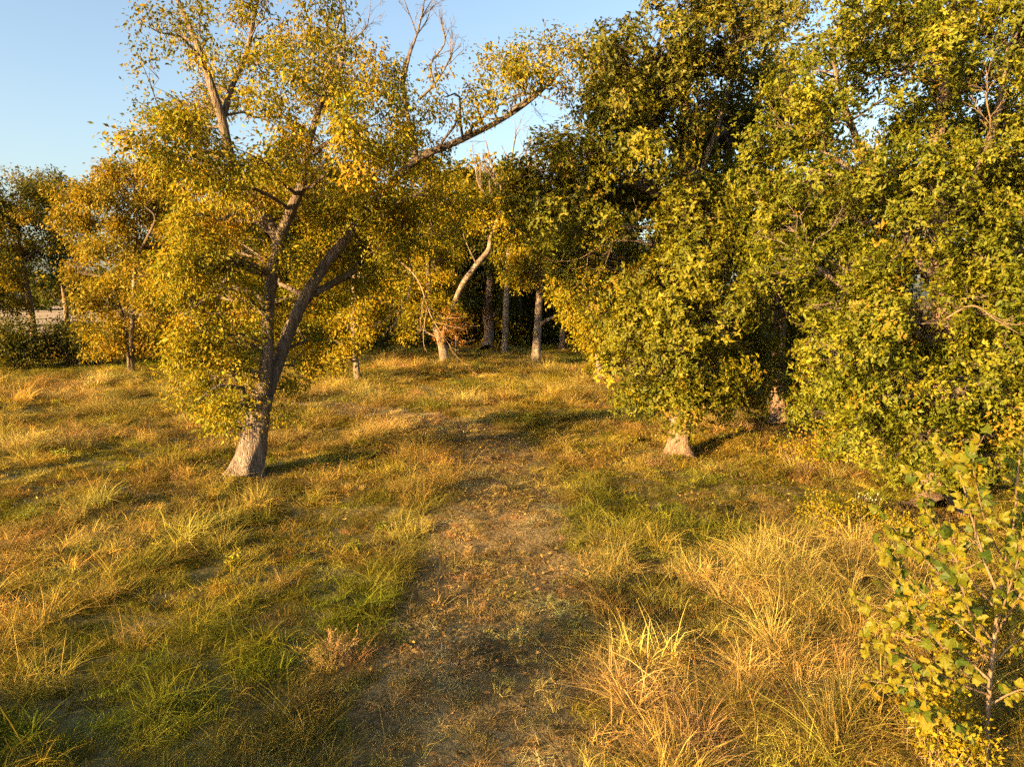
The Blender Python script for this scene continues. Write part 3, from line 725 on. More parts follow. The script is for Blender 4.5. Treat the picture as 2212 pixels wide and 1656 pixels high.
# woods behind the clearing, tree by tree
wood_labels = [
    'gold-topped wood tree rising behind the forked tree crown', 'wood tree behind the slender pale-trunked tree', 'dark wood tree behind the leaning mottled tree',
    'dark wood tree in the shade behind the burled trunk', 'wood tree in the deep shade behind the stub-branched trunk', 'wood tree behind the slanting yellow tree',
    'wood tree hidden behind the dense dark green tree', 'wood tree glimpsed left of the huge bright green tree',
    'wood tree at the far right behind the huge green tree', 'wood tree behind the orange trees', 'golden wood tree under the pale leafless tree', 'golden wood tree left of the pale leafless tree',
    'thin wood tree in the darkness between the mottled and burled trunks', 'thin wood tree in the darkness left of the leaning mottled trunk']
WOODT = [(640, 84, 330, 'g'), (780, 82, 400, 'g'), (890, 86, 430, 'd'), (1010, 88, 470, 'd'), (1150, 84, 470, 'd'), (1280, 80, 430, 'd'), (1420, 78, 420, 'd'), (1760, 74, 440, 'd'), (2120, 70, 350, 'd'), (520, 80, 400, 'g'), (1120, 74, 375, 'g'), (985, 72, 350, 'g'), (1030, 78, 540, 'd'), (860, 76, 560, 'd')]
rw = np.random.default_rng(88)
for (wx, wd, top, kind), lab in zip(WOODT, wood_labels):
    foot = G(wx, 828 + FPX * math.tan(math.atan2(CAM_H, wd) - PITCH))
    lb = []
    y = top + 30
    while y < 735:
        w = 90 if y < 650 else 70
        for _ in range(3):
            lb.append((wx + rw.uniform(-w, w), y + rw.uniform(-20, 20), rw.uniform(34, 50)))
        y += 46
    by = 828 + FPX * math.tan(math.atan2(CAM_H, wd) - PITCH)
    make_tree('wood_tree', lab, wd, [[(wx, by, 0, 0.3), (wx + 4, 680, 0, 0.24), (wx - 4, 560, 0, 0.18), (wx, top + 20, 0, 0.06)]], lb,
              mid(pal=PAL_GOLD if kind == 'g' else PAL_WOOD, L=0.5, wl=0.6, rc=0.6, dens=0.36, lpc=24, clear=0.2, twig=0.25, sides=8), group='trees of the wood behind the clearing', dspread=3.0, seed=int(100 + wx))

# ------------------------------------------------------------------ trees outside the picture whose shade falls on the foreground
def metre_tree(name, label, x, y, h, lobes, spec, seed):
    """a tree given in metres"""
    r_ = np.random.default_rng(seed)
    b0 = np.array([x, y, float(gz(x, y)) - 0.05])
    root = empty(name, b0, label, 'tree')
    V, F, p, r = trunk_tube([b0, b0 + [0.1, 0, h * 0.3], b0 + [-0.1, 0.1, h * 0.6], b0 + [0, 0, h * 0.9]], [0.34, 0.27, 0.2, 0.06], 12, 0.5, seed)
    mesh_np('trunk', V - b0, [F], M['bark_oak'], root, smooth=True)
    C = b0 + np.array([l[:3] for l in lobes]); R = np.array([l[3] for l in lobes])
    k = np.abs(p[None, :, 2] - (C[:, None, 2] - 1.2)).argmin(1)
    t = np.linspace(0, 1, 5)[None, :, None]
    pts = p[k][:, None] * (1 - t) + C[:, None] * t
    V, F = tubes(pts, np.linspace(0.09, 0.02, 5)[None].repeat(len(C), 0), 6)
    mesh_np('branches', V - b0, [F], M['bark_oak'], root, smooth=True)
    per = (spec['dens'] * 12.6 * R ** 2).astype(int) + 3
    li = np.repeat(np.arange(len(C)), per)
    dr = nrm(r_.normal(0, 1, (len(li), 3)))
    Q = C[li] + dr * (R[li] * r_.uniform(0.3, 1, len(li)) ** 0.6)[:, None]
    ci = np.repeat(np.arange(len(Q)), spec['lpc'])
    N_ = len(ci)
    off = r_.normal(0, spec['rc'], (N_, 3))
    V, F = leaves(Q[ci] + off, nrm(off) + r_.normal(0, 0.6, (N_, 3)), r_.normal(0, 0.7, (N_, 3)) + [0, 0, 0.5], spec['L'] * np.exp(r_.normal(0, 0.2, N_)), spec['L'] * spec['wl'] * r_.uniform(0.8, 1.2, N_))
    mesh_np('crown', V - b0, [F], M['leaf'], root, cols=np.repeat(pick_cols(spec['pal'], N_, r_), 4, axis=0))
    return root

def rand_lobes(seed, n, rx, z0, z1, r0, r1):
    q = np.random.default_rng(seed)
    return [(q.uniform(-rx, rx), q.uniform(-rx, rx), q.uniform(z0, z1), q.uniform(r0, r1)) for _ in range(n)]

SHADE = dict(pal=PAL_GOLD, dens=0.5, lpc=20, rc=0.4, L=0.24, wl=0.5)
metre_tree('shade_tree', 'tree standing outside the picture whose shade crosses the foot of the path', -25.8, -13.4, 9, rand_lobes(3, 9, 2.2, 5.0, 8.0, 0.6, 1.0), SHADE, 201)

# ------------------------------------------------------------------ bushes and hedge
def bush(name, label, cat, foot, lobes, spec, seed, group=None):
    """foot and lobes in metres: (dx, dy, z, r)"""
    r_ = np.random.default_rng(seed)
    b0 = np.array([foot[0], foot[1], float(gz(foot[0], foot[1])) - 0.02])
    root = empty(name, b0, label, cat, group)
    C = b0 + np.array([l[:3] for l in lobes]); R = np.array([l[3] for l in lobes])
    per = (spec['dens'] * 12.6 * R ** 2).astype(int) + 4
    li = np.repeat(np.arange(len(C)), per)
    dr = nrm(r_.normal(0, 1, (len(li), 3)))
    Q = C[li] + dr * (R[li] * r_.uniform(0.2, 1, len(li)) ** 0.55 * (1 + 0.25 * np.sin(dr[:, 0] * 6 + li)))[:, None]
    Q = Q[Q[:, 2] > b0[2] + 0.08]
    n = len(Q)
    gp = b0 + np.c_[(Q - b0)[:, :2] * 0.35 + r_.normal(0, 0.12, (n, 2)), np.zeros(n)]
    md = gp * 0.45 + Q * 0.55 + r_.normal(0, 0.08, (n, 3))
    sel = r_.random(n) < spec.get('stem', 0.6)
    sr = spec.get('stem_r', 0.012)
    V, F = tubes(np.stack([gp, md, Q], 1)[sel], np.tile([[sr, sr * 0.7, sr * 0.3]], (sel.sum(), 1)), 4)
    mesh_np('stems', V - b0, [F], M[spec.get('bark', 'bark_oak')], root, smooth=True)['kind'] = 'stuff'
    ci = np.repeat(np.arange(n), spec['lpc'])
    N_ = len(ci)
    off = r_.normal(0, spec['rc'], (N_, 3))
    pos = Q[ci] + off
    pos[:, 2] = np.maximum(pos[:, 2], b0[2] + 0.04)
    V, F = leaves(pos, nrm(off) + r_.normal(0, 0.6, (N_, 3)), r_.normal(0, 0.7, (N_, 3)) + [0, 0, 0.6], spec['L'] * np.exp(r_.normal(0, 0.22, N_)), spec['L'] * spec['wl'] * r_.uniform(0.8, 1.2, N_))
    col = pick_cols(spec['pal'], n, r_)[ci] * 0.6 + pick_cols(spec['pal'], N_, r_) * 0.4
    mesh_np('foliage', V - b0, [F], M['leaf'], root, cols=np.repeat(col, 4, axis=0))
    return root

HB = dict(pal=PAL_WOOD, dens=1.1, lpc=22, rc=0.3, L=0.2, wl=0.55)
def px_bush(name, label, px, py, wpx, hpx, seed, spec, n=8, cat='bush', depth=1.6, group=None):
    f = G(px, py); m = f[1] / FPX
    q = np.random.default_rng(seed)
    w, h = wpx * m, hpx * m
    lb = []
    for k in range(n):
        rr = h * q.uniform(0.26, 0.4)
        lb.append((q.uniform(-1, 1) * max(0.05, w / 2 - rr), q.uniform(-0.5, 0.5) * depth, q.uniform(0.4, 1) * (h - rr), rr))
    return bush(name, label, cat, f, lb, spec, seed, group)

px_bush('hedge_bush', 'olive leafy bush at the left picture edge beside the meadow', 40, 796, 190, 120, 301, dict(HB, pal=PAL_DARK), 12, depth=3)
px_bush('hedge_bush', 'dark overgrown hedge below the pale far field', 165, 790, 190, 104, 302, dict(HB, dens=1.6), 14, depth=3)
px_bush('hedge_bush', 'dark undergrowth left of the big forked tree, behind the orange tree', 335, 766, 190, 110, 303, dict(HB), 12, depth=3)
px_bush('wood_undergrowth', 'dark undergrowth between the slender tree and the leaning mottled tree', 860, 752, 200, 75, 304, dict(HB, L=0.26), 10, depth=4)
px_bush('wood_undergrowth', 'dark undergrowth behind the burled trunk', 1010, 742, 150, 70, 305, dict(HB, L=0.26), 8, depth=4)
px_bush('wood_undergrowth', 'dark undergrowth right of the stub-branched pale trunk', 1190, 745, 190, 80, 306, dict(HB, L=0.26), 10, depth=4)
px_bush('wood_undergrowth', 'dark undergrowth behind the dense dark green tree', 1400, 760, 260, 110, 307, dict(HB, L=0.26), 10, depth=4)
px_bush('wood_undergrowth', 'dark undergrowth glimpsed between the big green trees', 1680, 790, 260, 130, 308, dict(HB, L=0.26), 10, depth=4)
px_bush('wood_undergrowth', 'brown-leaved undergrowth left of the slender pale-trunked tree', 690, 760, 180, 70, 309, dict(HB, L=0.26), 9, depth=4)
FB = dict(pal=PAL_GOLD, dens=9, lpc=12, rc=0.09, L=0.06, wl=0.65, stem_r=0.006, bark='bark_tan')
px_bush('leafy_weed', 'low leafy weed patch with brown stems under the huge green tree', 1830, 1150, 190, 95, 311, FB, 9, cat='weed', depth=1.2)
px_bush('leafy_weed', 'yellowish leafy weed at the trunk foot of the huge green tree', 1960, 1180, 150, 110, 312, FB, 8, cat='weed', depth=1.0)
px_bush('leafy_weed', 'round-leaved yellow-green weed at the foot of the big-leaved sapling', 2020, 1650, 190, 170, 313, dict(FB, L=0.05, wl=0.8, dens=22, rc=0.06, lpc=10), 9, cat='weed', depth=0.6)
px_bush('leafy_weed', 'leafy weed with thin stems behind the big-leaved sapling', 2060, 1440, 220, 190, 314, dict(FB, L=0.05, wl=0.75, dens=12, rc=0.07), 9, cat='weed', depth=0.8)
px_bush('leafy_weed', 'brown-stemmed weed bank between the huge green tree and the grass', 1740, 1010, 170, 80, 315, dict(FB, L=0.08, dens=5, pal=PAL_GOLD + PAL_RUST[1:2]), 8, cat='weed', depth=1.2)

# white flower head patch
fp = G(1866, 1108)
fl = empty('white_flowers', fp, 'small cluster of white wildflowers under the huge green tree', 'flowers')
qf = np.random.default_rng(5)
n = 15
hd = np.c_[qf.normal(0, 0.2, n), qf.normal(0, 0.12, n), qf.uniform(0.3, 0.5, n)]
V, F = tubes(np.stack([hd * [0.4, 0.4, 0], hd * [0.8, 0.8, 0.6], hd], 1), np.full((n, 3), 0.004), 3)
mesh_np('stems', V, [F], M['bark_tan'], fl)['kind'] = 'stuff'
wm, nt, N, L = newmat('white_petal')
pb = N.new('ShaderNodeBsdfPrincipled'); pb.inputs['Base Color'].default_value = (0.78, 0.76, 0.7, 1); pb.inputs['Roughness'].default_value = 0.6
oo = N.new('ShaderNodeOutputMaterial'); L.new(pb.outputs[0], oo.inputs[0])
ci = np.repeat(np.arange(n), 9)
V, F = leaves(hd[ci], qf.normal(0, 1, (len(ci), 3)) + [0, 0, 0.4], qf.normal(0, 0.4, (len(ci), 3)) + [0, 0, 1], np.full(len(ci), 0.024), np.full(len(ci), 0.016))
mesh_np('petals', V, [F], wm, fl)['kind'] = 'stuff'

# ------------------------------------------------------------------ far tree line beyond the pale field
q = np.random.default_rng(9)
n = 2600
ang = q.uniform(-0.95, 0.2, n)
dist = q.uniform(300, 330, n)
cx, cy = np.sin(ang) * dist, np.cos(ang) * dist
hh = 13 + 3 * np.sin(ang * 60) + 2 * np.sin(ang * 143 + 1) + q.uniform(-1, 1, n)
cz = hh * q.uniform(0.02, 1, n) ** 0.7
ci = np.repeat(np.arange(n), 12)
pos = np.c_[cx, cy, cz][ci] + q.normal(0, 0.7, (len(ci), 3))
V, F = leaves(pos, q.normal(0, 1, (len(ci), 3)), q.normal(0, 1, (len(ci), 3)) + [0, 0, 0.4], q.uniform(1.3, 2.2, len(ci)), q.uniform(1.0, 1.6, len(ci)))
o = mesh_np('far_woods', V, [F], M['leaf'], cols=np.repeat(pick_cols(PAL_DARK + PAL_GOLD[:1], n, q)[ci], 4, axis=0))
tag(o, 'distant band of trees beyond the pale field', 'woods', kind='stuff')

# ------------------------------------------------------------------ wire fences
def fence(label, a, b, nposts, seed):
    r_ = np.random.default_rng(seed)
    a, b = np.array(a), np.array(b)
    root = empty('wire_fence', (a[0], a[1], 0), label, 'fence')
    tops = []
    for t in np.linspace(0, 1, nposts):
        x, y = a * (1 - t) + b * t + r_.normal(0, 0.06, 2)
        h = r_.uniform(0.95, 1.2)
        tl = r_.normal(0, 0.05, 2)
        z = float(gz(x, y))
        V, F, _, _ = trunk_tube([(x, y, z - 0.05), (x + tl[0] * 0.5, y, z + h * 0.5), (x + tl[0], y + tl[1], z + h)], [0.075, 0.07, 0.06], 8, 0, int(seed * 100 + t * 90), 0.08)
        k = len(V)
        capv = np.array([[x + tl[0], y + tl[1], z + h + 0.01]])
        V = np.vstack([V, capv])
        ring = np.arange(k - 8, k)
        T = np.stack([ring, np.roll(ring, -1), np.full(8, k)], 1)
        mesh_np('post', V - [a[0], a[1], 0], [F, T], M['post'], root, smooth=False)
        tops.append((x, y, z))
    tops = np.array(tops)
    for hz in (0.3, 0.6, 0.88):
        V, F = tubes((tops + [0, -0.07, hz])[None], np.full((1, len(tops)), 0.004), 4)
        mesh_np('wire', V - [a[0], a[1], 0], [F], M['bark_dead'], root)

fence('wire fence with weathered wooden posts along the dark wood edge', G(800, 752)[:2], G(1260, 742)[:2], 9, 4)


# ------------------------------------------------------------------ big-leaved sapling in the right foreground
lm, nt, N, L = newmat('sapling_leaf')
oi = N.new('ShaderNodeObjectInfo')
rp = ramp(N, [(0.0, (0.045, 0.075, 0.007)), (0.4, (0.09, 0.11, 0.008)), (0.75, (0.15, 0.14, 0.009)), (1.0, (0.22, 0.15, 0.011))])
L.new(oi.outputs['Random'], rp.inputs[0])
tc = N.new('ShaderNodeTexCoord')
nz = N.new('ShaderNodeTexNoise'); nz.inputs['Scale'].default_value = 22; nz.inputs['Detail'].default_value = 4
L.new(tc.outputs['Object'], nz.inputs['Vector'])
rz = ramp(N, [(0.35, (0.75, 0.72, 0.6)), (0.62, (1.1, 1.1, 1.0)), (0.75, (1.0, 0.72, 0.5))])
L.new(nz.outputs[0], rz.inputs[0])
mm = N.new('ShaderNodeMix'); mm.data_type = 'RGBA'; mm.blend_type = 'MULTIPLY'; mm.inputs[0].default_value = 0.8
L.new(rp.outputs[0], mm.inputs[6]); L.new(rz.outputs[0], mm.inputs[7])
pb = N.new('ShaderNodeBsdfPrincipled'); pb.inputs['Roughness'].default_value = 0.5; pb.inputs['Specular IOR Level'].default_value = 0.2
L.new(mm.outputs[2], pb.inputs['Base Color'])
tr = N.new('ShaderNodeBsdfTranslucent'); L.new(mm.outputs[2], tr.inputs[0])
ms = N.new('ShaderNodeMixShader'); ms.inputs[0].default_value = 0.35
L.new(pb.outputs[0], ms.inputs[1]); L.new(tr.outputs[0], ms.inputs[2])
oo = N.new('ShaderNodeOutputMaterial'); L.new(ms.outputs[0], oo.inputs[0])
M['sap_leaf'] = lm

def palmate(seed):
    """five-lobed toothed leaf, unit long, petiole at the origin, in the xy plane with a cupped blade"""
    q = np.random.default_rng(seed)
    ang = np.array([-150, -118, -100, -72, -55, -38, -16, 0, 16, 38, 55, 72, 100, 118, 150]) * math.pi / 180
    rad = np.array([0.3, 0.5, 0.36, 0.58, 0.44, 0.42, 0.6, 0.74, 0.6, 0.42, 0.44, 0.58, 0.36, 0.5, 0.3])
    ang = ang + q.normal(0, 0.05, 15); rad = rad * q.uniform(0.88, 1.12, 15)
    c = np.array([0.0, 0.26])
    x = np.sin(ang) * rad + c[0]; y = np.cos(ang) * rad + c[1]
    cup = q.uniform(0.3, 0.8)
    z = -cup * (np.abs(x) ** 1.5) - q.uniform(0.25, 0.8) * (y - 0.25) ** 2 + q.normal(0, 0.05, 15)
    V = [(0, 0, 0), (0, 0.26, 0.06)] + [(a, b, e) for a, b, e in zip(x, y, z)]
    F = [(1, i + 2, i + 3) for i in range(14)]
    F += [(0, 2, 1), (0, 1, 16)]
    F = [(a, c_, b) for a, b, c_ in F]
    V = np.array(V)
    pt, pf = tubes(np.array([[[0, 0, 0], [0, -0.12, 0.02], [0, -0.3, 0.1]]]), np.array([[0.012, 0.012, 0.014]]), 3)
    me = bpy.data.meshes.new('leaf')
    nb = len(V)
    me.from_pydata([tuple(v) for v in np.vstack([V, pt])], [], F + [tuple(int(i) + nb for i in f) for f in pf])
    me.materials.append(M['sap_leaf'])
    return me

PALM = [palmate(s) for s in range(7)]
sd = 7.6
sfoot = G(2128, 1650)
sap = empty('sycamore_sapling', sfoot, 'young sapling with large lobed yellow-green leaves in the right foreground', 'sapling')
sb = np.array(sfoot)
qs = np.random.default_rng(77)
stems = [
    [(2128, 1650, -0.4, 0.028), (2136, 1500, -0.3, 0.024), (2148, 1380, -0.2, 0.021), (2164, 1250, -0.1, 0.017), (2190, 1130, 0, 0.013), (2200, 1010, 0, 0.012), (2206, 940, 0, 0.006)],
    [(2160, 1290, -0.1, 0.018), (2130, 1220, 0, 0.014), (2100, 1120, 0.1, 0.011), (2075, 1030, 0.2, 0.007), (2050, 990, 0.2, 0.004)],
    [(2148, 1390, -0.2, 0.016), (2080, 1300, -0.3, 0.012), (2000, 1210, -0.4, 0.008), (1930, 1150, -0.4, 0.004)],
    [(2140, 1470, -0.3, 0.015), (2060, 1400, -0.2, 0.011), (1960, 1340, 0, 0.008), (1850, 1290, 0.1, 0.004)],
    [(2138, 1500, -0.3, 0.014), (2060, 1470, -0.6, 0.01), (1960, 1420, -0.8, 0.007), (1865, 1380, -0.8, 0.004)],
    [(2134, 1560, -0.4, 0.012), (2050, 1500, -0.1, 0.009), (1950, 1480, 0.1, 0.006), (1880, 1470, 0.2, 0.004)],
    [(2150, 1370, -0.2, 0.014), (2200, 1290, -0.5, 0.011), (2260, 1200, -0.7, 0.006)],
    [(2144, 1430, -0.25, 0.014), (2200, 1380, 0.2, 0.011), (2260, 1340, 0.4, 0.006)],
    [(2138, 1520, -0.3, 0.013), (2200, 1490, -0.3, 0.01), (2270, 1480, -0.3, 0.006)],
    [(2176, 1190, 0, 0.012), (2210, 1120, 0.3, 0.009), (2250, 1040, 0.5, 0.005)],
    [(2156, 1320, -0.15, 0.013), (2080, 1230, 0.5, 0.01), (2010, 1120, 0.8, 0.007), (1990, 1060, 0.9, 0.004)],
    [(2130, 1600, -0.4, 0.01), (2180, 1570, 0.1, 0.008), (2240, 1560, 0.3, 0.005)],
    [(2142, 1450, -0.25, 0.012), (2100, 1340, -0.9, 0.009), (2070, 1230, -1.1, 0.006), (2060, 1150, -1.2, 0.004)],
    [(2140, 1490, -0.3, 0.011), (2080, 1450, -0.9, 0.008), (2000, 1350, -1.2, 0.005), (1950, 1290, -1.3, 0.003)],
    [(2170, 1220, 0, 0.011), (2130, 1130, -0.6, 0.008), (2110, 1050, -0.8, 0.005), (2100, 1000, -0.9, 0.003)],
    [(2134, 1580, -0.4, 0.01), (2070, 1560, -0.9, 0.007), (1990, 1530, -1.1, 0.004)],
    [(2150, 1360, -0.2, 0.011), (2190, 1240, -0.8, 0.008), (2210, 1160, -1, 0.004)],
    [(2146, 1420, -0.2, 0.01), (2010, 1390, 0.9, 0.007), (1900, 1350, 1.2, 0.004)],
    [(2146, 1410, -0.2, 0.012), (2050, 1330, 0.4, 0.009), (1960, 1250, 0.6, 0.006), (1920, 1200, 0.7, 0.004)],
]
sap_leaves = []
def add_leaf(p, ax, size):
    ax = nrm(np.array(ax))
    up = np.array([0, 0, 1.0]) * 0.7 + np.array([-0.5, -0.75, 0]) + qs.normal(0, 0.42, 3)
    up = nrm(up - (up @ ax) * ax)
    xx = np.cross(ax, up)
    m = Matrix(((xx[0], ax[0], up[0], p[0] - sb[0]), (xx[1], ax[1], up[1], p[1] - sb[1]), (xx[2], ax[2], up[2], p[2] - sb[2]), (0, 0, 0, 1)))
    sap_leaves.append((size / np.linalg.norm(p - np.array([0, 0, CAM_H])), int(qs.integers(0, 7)), m @ Matrix.Translation((0, 0.3 * size, 0)) @ Matrix.Scale(size, 4)))

for si, st in enumerate(stems):
    pts = [P(q_[0], q_[1], sd + q_[2]) for q_ in st]
    if si == 0:
        pts[0] = sb.copy()
    V, F, p, r = trunk_tube(pts, [q_[3] for q_ in st], 8, 0.3 if si == 0 else 0, 700 + si, 0.02)
    mesh_np('trunk' if si == 0 else 'branch', V - sb, [F], M['bark_twig'], sap, smooth=True)
    n = len(p)
    for i in range(int(n * (0.5 if si == 0 else 0.25)), n):
        for rep in range(2 if i < n - 1 else 4):
            if qs.random() < 0.95:
                t = nrm(p[i] - p[i - 1])
                ax = t * 0.5 + qs.normal(0, 0.7, 3) + np.array([0, -0.1, -0.15])
                add_leaf(p[i], ax, qs.uniform(0.075, 0.145))
    # short side shoots with leaves
    if si > 0:
        for s in range(5):
            i = int(qs.integers(n // 3, n - 1))
            t = nrm(p[i] - p[i - 1]); dv = nrm(t + qs.normal(0, 0.6, 3))
            l = qs.uniform(0.15, 0.4)
            e = p[i] + dv * l
            V, F = tubes(np.array([[p[i], p[i] + dv * l * 0.5 + qs.normal(0, 0.02, 3), e]]), np.array([[0.005, 0.004, 0.003]]), 5)
            mesh_np('twig', V - sb, [F], M['bark_twig'], sap, smooth=True)
            for rep in range(3):
                add_leaf(e - dv * l * 0.3 * rep, dv + qs.normal(0, 0.6, 3), qs.uniform(0.07, 0.13))

sap_leaves.sort(key=lambda q_: -q_[0])
for _, v_, m_ in sap_leaves[:300]:
    o = bpy.data.objects.new('leaf', PALM[v_])
    COL.objects.link(o); o.parent = sap; o.matrix_local = m_
rv, rf = [], []
for _, v_, m_ in sap_leaves[300:]:
    o0 = len(rv)
    rv += [tuple(m_ @ v.co) for v in PALM[v_].vertices]
    rf += [tuple(i + o0 for i in f.vertices) for f in PALM[v_].polygons]
me = bpy.data.meshes.new('small_leaves'); me.from_pydata(rv, [], rf); me.materials.append(M['sap_leaf'])
o = bpy.data.objects.new('small_leaves', me); COL.objects.link(o); o.parent = sap; o['kind'] = 'stuff'

# ------------------------------------------------------------------ grass
def blade_tuft(seed, n, spread, h, w, lean, curve, segs=3, head=0.0, outward=0.8, sub=1, subr=0.1, hvar=0.3):
    """a patch of grass: curved tapering ribbons in sub tufts; head > 0 adds a seed plume on that share of the blades"""
    q = np.random.default_rng(seed)
    ca = q.uniform(0, 2 * np.pi, sub); cr = spread * np.sqrt(q.random(sub)) if sub > 1 else np.zeros(1)
    cen = np.c_[np.cos(ca) * cr, np.sin(ca) * cr]
    ch = np.exp(q.normal(0, hvar, sub)); caz = q.uniform(0, 2 * np.pi, sub)
    ti = np.sort(q.integers(0, sub, n))
    a = q.uniform(0, 2 * np.pi, n); rr = (subr if sub > 1 else spread) * np.sqrt(q.random(n))
    base = np.c_[cen[ti] + np.c_[np.cos(a) * rr, np.sin(a) * rr], np.full(n, -0.02)]
    az = a + q.normal(0, 0.8, n) if outward > 0.5 else q.uniform(0, 2 * np.pi, n)
    H = h * q.uniform(0.45, 1.15, n) * (ch[ti] if sub > 1 else 1)
    ln = np.abs(q.normal(lean, lean * 0.5, n)); cv = np.abs(q.normal(curve, curve * 0.5, n))
    ts = np.linspace(0, 1, segs + 1)
    hor = np.stack([np.cos(az), np.sin(az), np.zeros(n)], 1)
    if sub > 1:
        hor = hor + 0.5 * np.stack([np.cos(caz[ti]), np.sin(caz[ti]), np.zeros(n)], 1)
    pts = []
    for t in ts:
        out = H * (ln * t + cv * t ** 2.2)
        up = H * t * (1 - 0.5 * np.minimum(1.3, cv) * t ** 1.6)
        pts.append(base + hor * out[:, None] + np.c_[np.zeros((n, 2)), up])
    pts = np.stack(pts, 1)
    tw = az + np.pi / 2 + q.normal(0, 0.9, n)
    side = np.stack([np.cos(tw), np.sin(tw), q.normal(0, 0.25, n)], 1)
    wid = w * q.uniform(0.6, 1.3, n)[:, None] * (np.array([0.8, 1.0, 0.75, 0.12]) if segs == 3 else np.linspace(1, 0.12, segs + 1))[None]
    Lf = pts - side[:, None] * wid[..., None] * 0.5
    Rt = pts + side[:, None] * wid[..., None] * 0.5
    V = np.stack([Lf, Rt], 2).reshape(-1, 3)
    k = segs + 1
    i = np.arange(n)[:, None] * k * 2; j = np.arange(segs)[None] * 2
    F = np.stack([i + j, i + j + 1, i + j + 3, i + j + 2], -1).reshape(-1, 4)
    # own tint of every blade: straw to green around one, paler towards some sub tufts
    g = (q.normal(0, 0.22, n) + q.normal(0, 0.16, sub)[ti])[:, None]
    tint = np.exp(g * np.array([[1.0, 0.75, 0.9]]) + q.normal(0, 0.16, (n, 1)))
    tint = np.repeat(tint, k * 2, axis=0)
    if head > 0:
        ns = 9
        for b in np.nonzero(q.random(n) < head)[0]:
            tip = pts[b, -1]; t = nrm(pts[b, -1] - pts[b, -2])
            s = np.linspace(-0.16, 0.02, ns)[:, None] * h / 0.6
            V2, _ = leaves(tip + t * s, t * 0.6 + q.normal(0, 0.55, (ns, 3)), q.normal(0, 1, (ns, 3)), np.full(ns, 0.026 * h / 0.6), np.full(ns, 0.007 * h / 0.6))
            i4 = np.arange(ns)[:, None] * 4
            F = np.vstack([F, i4 + np.array([[0, 1, 2, 3]]) + len(V)])
            V = np.vstack([V, V2])
            tint = np.vstack([tint, np.tile([[0.95, 0.8, 0.9]], (ns * 4, 1))])
    return V, F, tint

def weed_tuft(seed, h):
    """brown dried weed: forking wiry stems with seed dots"""
    q = np.random.default_rng(seed)
    st, pos = [], []
    for _ in range(9):
        dv = nrm(np.array([q.normal(0, 0.4), q.normal(0, 0.4), 1.0])); b = np.array([q.normal(0, 0.04), q.normal(0, 0.04), -0.02])
        m_ = b + dv * h * 0.5; e = b + dv * h * q.uniform(0.7, 1.1) + q.normal(0, 0.05, 3) * h
        st.append([b, m_, e])
        for __ in range(5):
            s = m_ + (e - m_) * q.uniform(0, 1)
            d2 = nrm(dv + q.normal(0, 0.6, 3)); e2 = s + d2 * h * q.uniform(0.12, 0.3)
            st.append([s, (s + e2) / 2 + q.normal(0, 0.01, 3), e2])
            for ___ in range(4):
                pos.append(e2 - d2 * h * 0.05 * ___ + q.normal(0, 0.012, 3))
    V, F = tubes(np.array(st), np.full((len(st), 3), 0.0028), 3)
    pos = np.array(pos); n = len(pos)
    V2, F2 = leaves(pos, q.normal(0, 1, (n, 3)), q.normal(0, 1, (n, 3)), np.full(n, 0.022), np.full(n, 0.016))
    i4 = np.arange(n)[:, None] * 4
    F = np.vstack([F, i4 + np.array([[0, 1, 2, 3]]) + len(V)])
    V = np.vstack([V, V2])
    return V, F, np.ones((len(V), 3))

KINDS = {}
tuft_col = {}
def proto(kind, gens):
    c = bpy.data.collections.new('tufts_' + kind)
    for k, (V, F, T) in enumerate(gens):
        o = mesh_np('tuft_%s_%02d' % (kind, k), V, [F], M['blade'], cols=T)
        COL.objects.unlink(o)
        c.objects.link(o)
    tuft_col[kind] = (c, len(gens))

proto('short', [blade_tuft(s, 460, 0.42, 0.13, 0.0092, 0.4, 0.55, segs=2, outward=0, sub=34, subr=0.11) for s in range(6)])
proto('meadow', [blade_tuft(20 + s, 270, 0.4, 0.28, 0.0082, 0.34, 0.6, head=0.04, outward=0, sub=14, subr=0.12) for s in range(6)])
proto('tall', [blade_tuft(40 + s, 190, 0.36, 0.58, 0.0088, 0.28, 0.65, head=0.12, sub=8, subr=0.13) for s in range(6)])
proto('arch', [blade_tuft(60 + s, 110, 0.32, 0.48, 0.0135, 0.34, 0.95, segs=5, sub=4, subr=0.1) for s in range(6)])
proto('stubble', [blade_tuft(80 + s, 520, 0.42, 0.062, 0.01, 0.6, 0.8, segs=2, outward=0, sub=26, subr=0.08, hvar=0.6) for s in range(5)])
proto('hay', [blade_tuft(90 + s, 220, 0.3, 0.08, 0.0055, 2.2, 1.4, outward=0, sub=12, subr=0.12) for s in range(5)])
def forb(seed):
    q = np.random.default_rng(seed)
    k = 40
    a = q.uniform(0, 6.28, k); c = np.c_[np.cos(a), np.sin(a), np.zeros(k)] * (0.16 * np.sqrt(q.random(k)))[:, None] + np.c_[np.zeros((k, 2)), q.uniform(0.03, 0.34, k)]
    V, F = tubes(np.stack([c * [0.3, 0.3, 0], c * [0.7, 0.7, 0.55], c], 1), np.full((k, 3), 0.003), 3)
    ci = np.repeat(np.arange(k), 4); n = len(ci)
    V2, _ = leaves(c[ci] + q.normal(0, 0.02, (n, 3)), q.normal(0, 1, (n, 3)) + [0, 0, 0.1], q.normal(0, 0.4, (n, 3)) + [0, 0, 1], q.uniform(0.05, 0.1, n), q.uniform(0.025, 0.05, n))
    F = np.vstack([F, np.arange(n)[:, None] * 4 + np.array([[0, 1, 2, 3]]) + len(V)])
    V = np.vstack([V, V2])
    T = np.ones((len(V), 3)); T[-n * 4:] = np.repeat(np.exp(q.normal(0, 0.25, (n, 1))), 4, axis=0)
    return V, F, T
